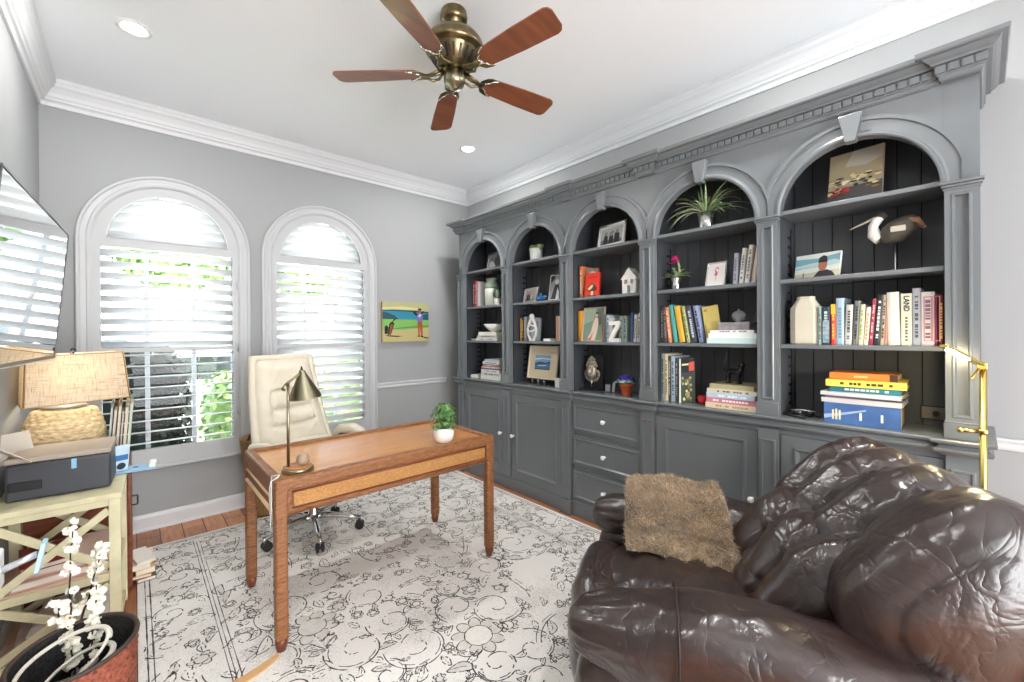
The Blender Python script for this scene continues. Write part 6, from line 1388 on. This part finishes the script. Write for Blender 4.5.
CHERRY = mat('blade_cherry', rgb(128, 72, 44), .35, var=(3, .3, (1, 7, 1)), coat=.3)
for k in range(5):
    a = 4.89 + 2 * PI * k / 5; T = Matrix.Rotation(a, 4, 'Z') @ Matrix.Translation((0, 0, -.318)) @ Matrix.Rotation(math.radians(-12), 4, 'X')
    b = MB(); b.T = T; n = 10
    out = [(.185, -.045), (.20, -.052), (.40, -.064), (.585, -.068), (.605, -.060), (.617, -.040), (.617, .040), (.605, .060), (.585, .068), (.40, .064), (.20, .052), (.185, .045)]
    b.prism([(x, y, 0) for x, y in out], (0, 0, .007)); bl = b.build('blade', CHERRY, FN)
    b = MB(); b.T = T; pl = []
    for i in range(25): t = -1 + 2 * i / 24; pl.append((.178 + .060 * abs(t) ** 1.4 - .012 * abs(math.sin(t * PI * 2)), .056 * t))
    b.prism([(x, y, -.004) for x, y in pl] + [(.215, .060, -.004), (.175, .050, -.004), (.15, .02, -.004), (.15, -.02, -.004), (.175, -.050, -.004), (.215, -.060, -.004)], (0, 0, .0038)); br = b.build('blade_iron', ABRASS, bl)
    b = MB(); b.T = T; b.tube([(x, y, -.004) for x, y in pl], .004, 6); b.build('iron_edge', mat('polished_silver', rgb(222, 216, 202), .15, .9), bl)
    b = MB(); b.T = Matrix.Rotation(a, 4, 'Z')
    for s_ in (-1, 1): b.tube([(.060, s_ * .012, -.302), (.085, s_ * .032, -.322), (.115, s_ * .030, -.332), (.14, s_ * .012, -.328), (.17, s_ * .016, -.324)], .007, 8)
    b.tube([(.05, 0, -.302), (.10, 0, -.318), (.17, 0, -.324)], .009, 8); b.build('bracket', ABRASS, FN)
def downlight(x, y, label):
    t = thing('recessed_light', label, 'ceiling light', (x, y, ZC), group='recessed ceiling lights')
    b = MB(); b.lathe([(.078, -.001), (.077, -.005), (.062, -.008), (.056, -.006), (.052, -.001)], n=40); b.build('trim_ring', mat('light_trim', rgb(240, 240, 240), .5), t)
    b = MB(); b.lathe([(0, -.0035), (.05, -.0035), (.052, -.001), (0, -.001)], n=32); b.build('diffuser', mat('led_diffuser', (1, 1, 1), .5, emit=((1, .98, .95), 9.0)), t)
    l = bpy.data.lights.new('downlight', 'AREA'); l.shape = 'DISK'; l.size = .10; l.energy = 7.6 if x > 1 else 5.0; l.color = (1, .985, .96)
    o = bpy.data.objects.new('downlight', l); COL.objects.link(o); o.parent = t; o.location = (0, 0, -.012)
downlight(.011, 3.02, 'recessed ceiling light in the corner above the first window')
downlight(2.23, 3.05, 'recessed ceiling light over the far bookcase end past the fan')
downlight(2.23, .62, 'added unseen ceiling light over the recliner, near the bookcase end')  # out of frame, added to brighten the wall above the bookcase
downlight(.011, .62, 'added unseen ceiling light near the left wall, nearest the room entrance')  # out of frame, added fill to pair with the one opposite

# floor lamp at the bookcase's near end
FL = thing('floor_lamp', 'slim brass reading floor lamp lit beside the near end of the bookcase', 'lamp', (2.375, -.005, 0))
b = MB(); b.lathe([(.115, 0), (.118, .004), (.116, .012), (.02, .016)], n=40); b.build('base', BRASS, FL)
b = MB(); b.tube([(0, 0, .012), (0, 0, 1.262)], .0105, 16); b.build('pole', BRASS, FL)
b = MB(); b.tube([(.0, .012, 1.015), (0, -.012, 1.015)], .016, 12); b.tube([(0, .01, 1.015), (-.03, .052, 1.017)], .008, 10); b.ball((-.034, .058, 1.018), .011, 12, 8); b.build('height_clamp', BRASS, FL)
b = MB(); b.box(-.018, .012, -.012, .016, 1.250, 1.275, .003); b.build('joint', BRASS, FL)
hd0, hd1 = Vector((-.01, .004, 1.268)), Vector((-.20, .095, 1.342))
b = MB(); b.bar(hd0, hd1, .026, .011, bev=.002); hh = b.build('head', BRASS, FL)
b = MB(); b.bar((-.012, .006, 1.258), (-.05, .03, 1.215), .010, .006, bev=.001); b.build('lever', BRASS, FL)
m_ = hd0.lerp(hd1, .62); b = MB(); b.bar(hd0.lerp(hd1, .38) + Vector((-.001, 0, -.0075)), hd0.lerp(hd1, .88) + Vector((-.001, 0, -.0075)), .018, .004); b.build('led_strip', mat('led_warm', (1, .9, .6), .5, emit=((1, .86, .5), 60.0)), hh)
l = bpy.data.lights.new('reading_light', 'POINT'); l.energy = 1.6; l.color = (1, .82, .5); l.shadow_soft_size = .02; o = bpy.data.objects.new('reading_light', l); COL.objects.link(o); o.parent = FL; o.location = m_ + Vector((-.012, 0, -.03))

# ================================================================== OUTSIDE THE WINDOWS
GRASS = mat('lawn', rgb(118, 150, 70), .9, var=(3, .3)); DRV = mat('driveway', rgb(196, 192, 184), .9, var=(2, .08))
b = MB(); b.box(-14, 16, YB + WT + .02, 40, -.45, -.30); tag(b.build('ground', GRASS), kind='structure')
b = MB(); b.box(-14, 16, 8.2, 11.5, -.299, -.27); tag(b.build('driveway', DRV), kind='structure')
b = MB(); b.box(-6, 9, YB + WT + .03, 6.6, -.299, -.28); tag(b.build('path', DRV), kind='structure')  # pale paving added to bounce daylight up onto the louvers
def foliage(mb, c, h, n, r, e=2.0):
    for k in range(n):
        while True:
            d = Vector((rnd.uniform(-1, 1), rnd.uniform(-1, 1), rnd.uniform(-1, 1)))
            if 0.35 < sum(abs(q) ** e for q in d) < 1: break
        mb.mi = rnd.choice((0, 0, 1)); round_leaf(mb, (c[0] + d.x * h[0], c[1] + d.y * h[1], c[2] + d.z * h[2]), d + Vector((rnd.uniform(-.6, .6), rnd.uniform(-.6, .6), rnd.uniform(-.2, .9))), r * rnd.uniform(.6, 1.2))
def shrub(name, label, x, y, h, n, r, cols, z0=-.3):
    t = thing(name, label, 'shrub', (x, y, z0)); b = MB()
    for k in range(5): a = rnd.uniform(0, 6.28); b.tube([(0, 0, 0), (h[0] * .3 * math.cos(a), h[1] * .3 * math.sin(a), h[2] * .8), (h[0] * .5 * math.cos(a), h[1] * .5 * math.sin(a), h[2] * 1.6)], [.03, .02, .008], 6)
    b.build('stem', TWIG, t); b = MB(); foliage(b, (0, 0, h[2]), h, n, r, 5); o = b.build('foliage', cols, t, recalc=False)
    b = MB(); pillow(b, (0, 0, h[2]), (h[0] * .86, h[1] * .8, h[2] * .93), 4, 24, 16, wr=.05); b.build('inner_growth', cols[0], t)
DG = [mat('hedge_shaded', rgb(20, 25, 23), .9, spec=.05, var=(8, .4)), mat('hedge_shaded2', rgb(28, 34, 30), .9, spec=.05)]; BG = [mat('hedge_bright', rgb(96, 124, 70), .7, var=(8, .35)), mat('hedge_bright2', rgb(132, 154, 92), .7)]  # first pair near black: the hedge's shade is put into the leaf colour
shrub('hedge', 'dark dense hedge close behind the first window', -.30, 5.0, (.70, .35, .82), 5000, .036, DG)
shrub('bush', 'bright green bush behind the right side of the first window', .98, 5.5, (.45, .4, .66), 1300, .05, BG)
shrub('bush', 'bright green bush outside between the two windows', 2.35, 6.4, (.6, .5, .60), 1200, .055, BG)
shrub('flowering_bush', 'pale flowering bush far outside beyond the second window', 4.7, 7.6, (.9, .6, .7), 1300, .06, [BG[1], mat('pale_bloom', rgb(236, 232, 214), .7)])
HS = thing('house', 'white neighbouring house with grey roof across the driveway', 'house', (1.5, 14, -.3))
b = MB(); b.box(-7, 7.5, 13.2, 18, -.3, 1.75); b.build('wall', mat('stucco_white', rgb(240, 238, 232), .9), HS, world=True)
b = MB(); b.prism([(-7.6, 12.6, 1.75), (8.1, 12.6, 1.75), (7.0, 15.6, 2.5), (-6.5, 15.6, 2.5)], (0, 0, .12)); b.build('roof', mat('roof_grey', rgb(176, 176, 176), .8, var=(6, .1)), HS, world=True)
for x in (-3.6, -.6, 2.6, 5.2): b = MB(); b.box(x - .55, x + .55, 13.14, 13.2, .3, 1.4); f_ = b.build('window', MULL, HS, world=True); b = MB(); b.box(x - .48, x + .48, 13.12, 13.139, .37, 1.33); b.build('pane', mat('dark_pane', rgb(70, 84, 96), .1), f_, world=True)
shrub('bush', 'low green bush against the white house across the driveway', -.6, 12.6, (1.3, .35, .55), 1200, .08, BG)
shrub('bush', 'wider green bush against the right part of the white house', 3.9, 12.6, (1.5, .35, .5), 1200, .08, BG)
CAR = thing('car', 'pale grey parked car on the driveway outside', 'car', (.7, 9.4, -.27))
b = MB(); b.prism([(-2.1, -.8, .35), (2.1, -.8, .35), (2.15, -.8, .75), (1.2, -.8, .9), (.7, -.8, 1.38), (-.9, -.8, 1.40), (-1.6, -.8, .95), (-2.12, -.8, .85)], (0, 1.6, 0)); b.build('body', mat('car_paint', rgb(206, 210, 214), .25, coat=.6), CAR, bevel=.06)
b = MB(); b.prism([(1.08, -.812, .93), (.64, -.812, 1.32), (-.84, -.812, 1.33), (-1.38, -.812, .97)], (0, .008, 0)); b.build('side_glass', mat('car_glass', (.02, .025, .03), .08), CAR)
for x in (-1.3, 1.3):
    for y in (-.74, .74): b = MB(); b.tube([(x, y - .1, .32), (x, y + .1, .32)], .32, 24); w_ = b.build('wheel', BLACK, CAR); b = MB(); b.tube([(x, y - .105, .32), (x, y - .09, .32)], .19, 20); b.build('hubcap', SILVER, w_)
for (x, y, hh, label) in ((-3.3, 21.0, 4.6, 'leafy tree far behind the left end of the neighbouring house'), (1.3, 20.6, 4.9, 'tall green tree behind the middle of the neighbouring house'), (6.2, 21.5, 5.0, 'green tree behind the right end of the neighbouring house'), (-8.6, 16.0, 3.4, 'broad tree beside the left end of the neighbouring house')):
    t = thing('tree', label, 'tree', (x, y, -.3)); b = MB(); b.tube([(0, 0, 0), (.05, 0, hh * .5), (0, .05, hh)], [.14, .11, .05], 10); b.build('trunk', TWIG, t)
    b = MB(); foliage(b, (0, 0, hh * 1.05), (hh * .42, hh * .42, hh * .36), 1800, .17); b.build('crown', BG, t, recalc=False)
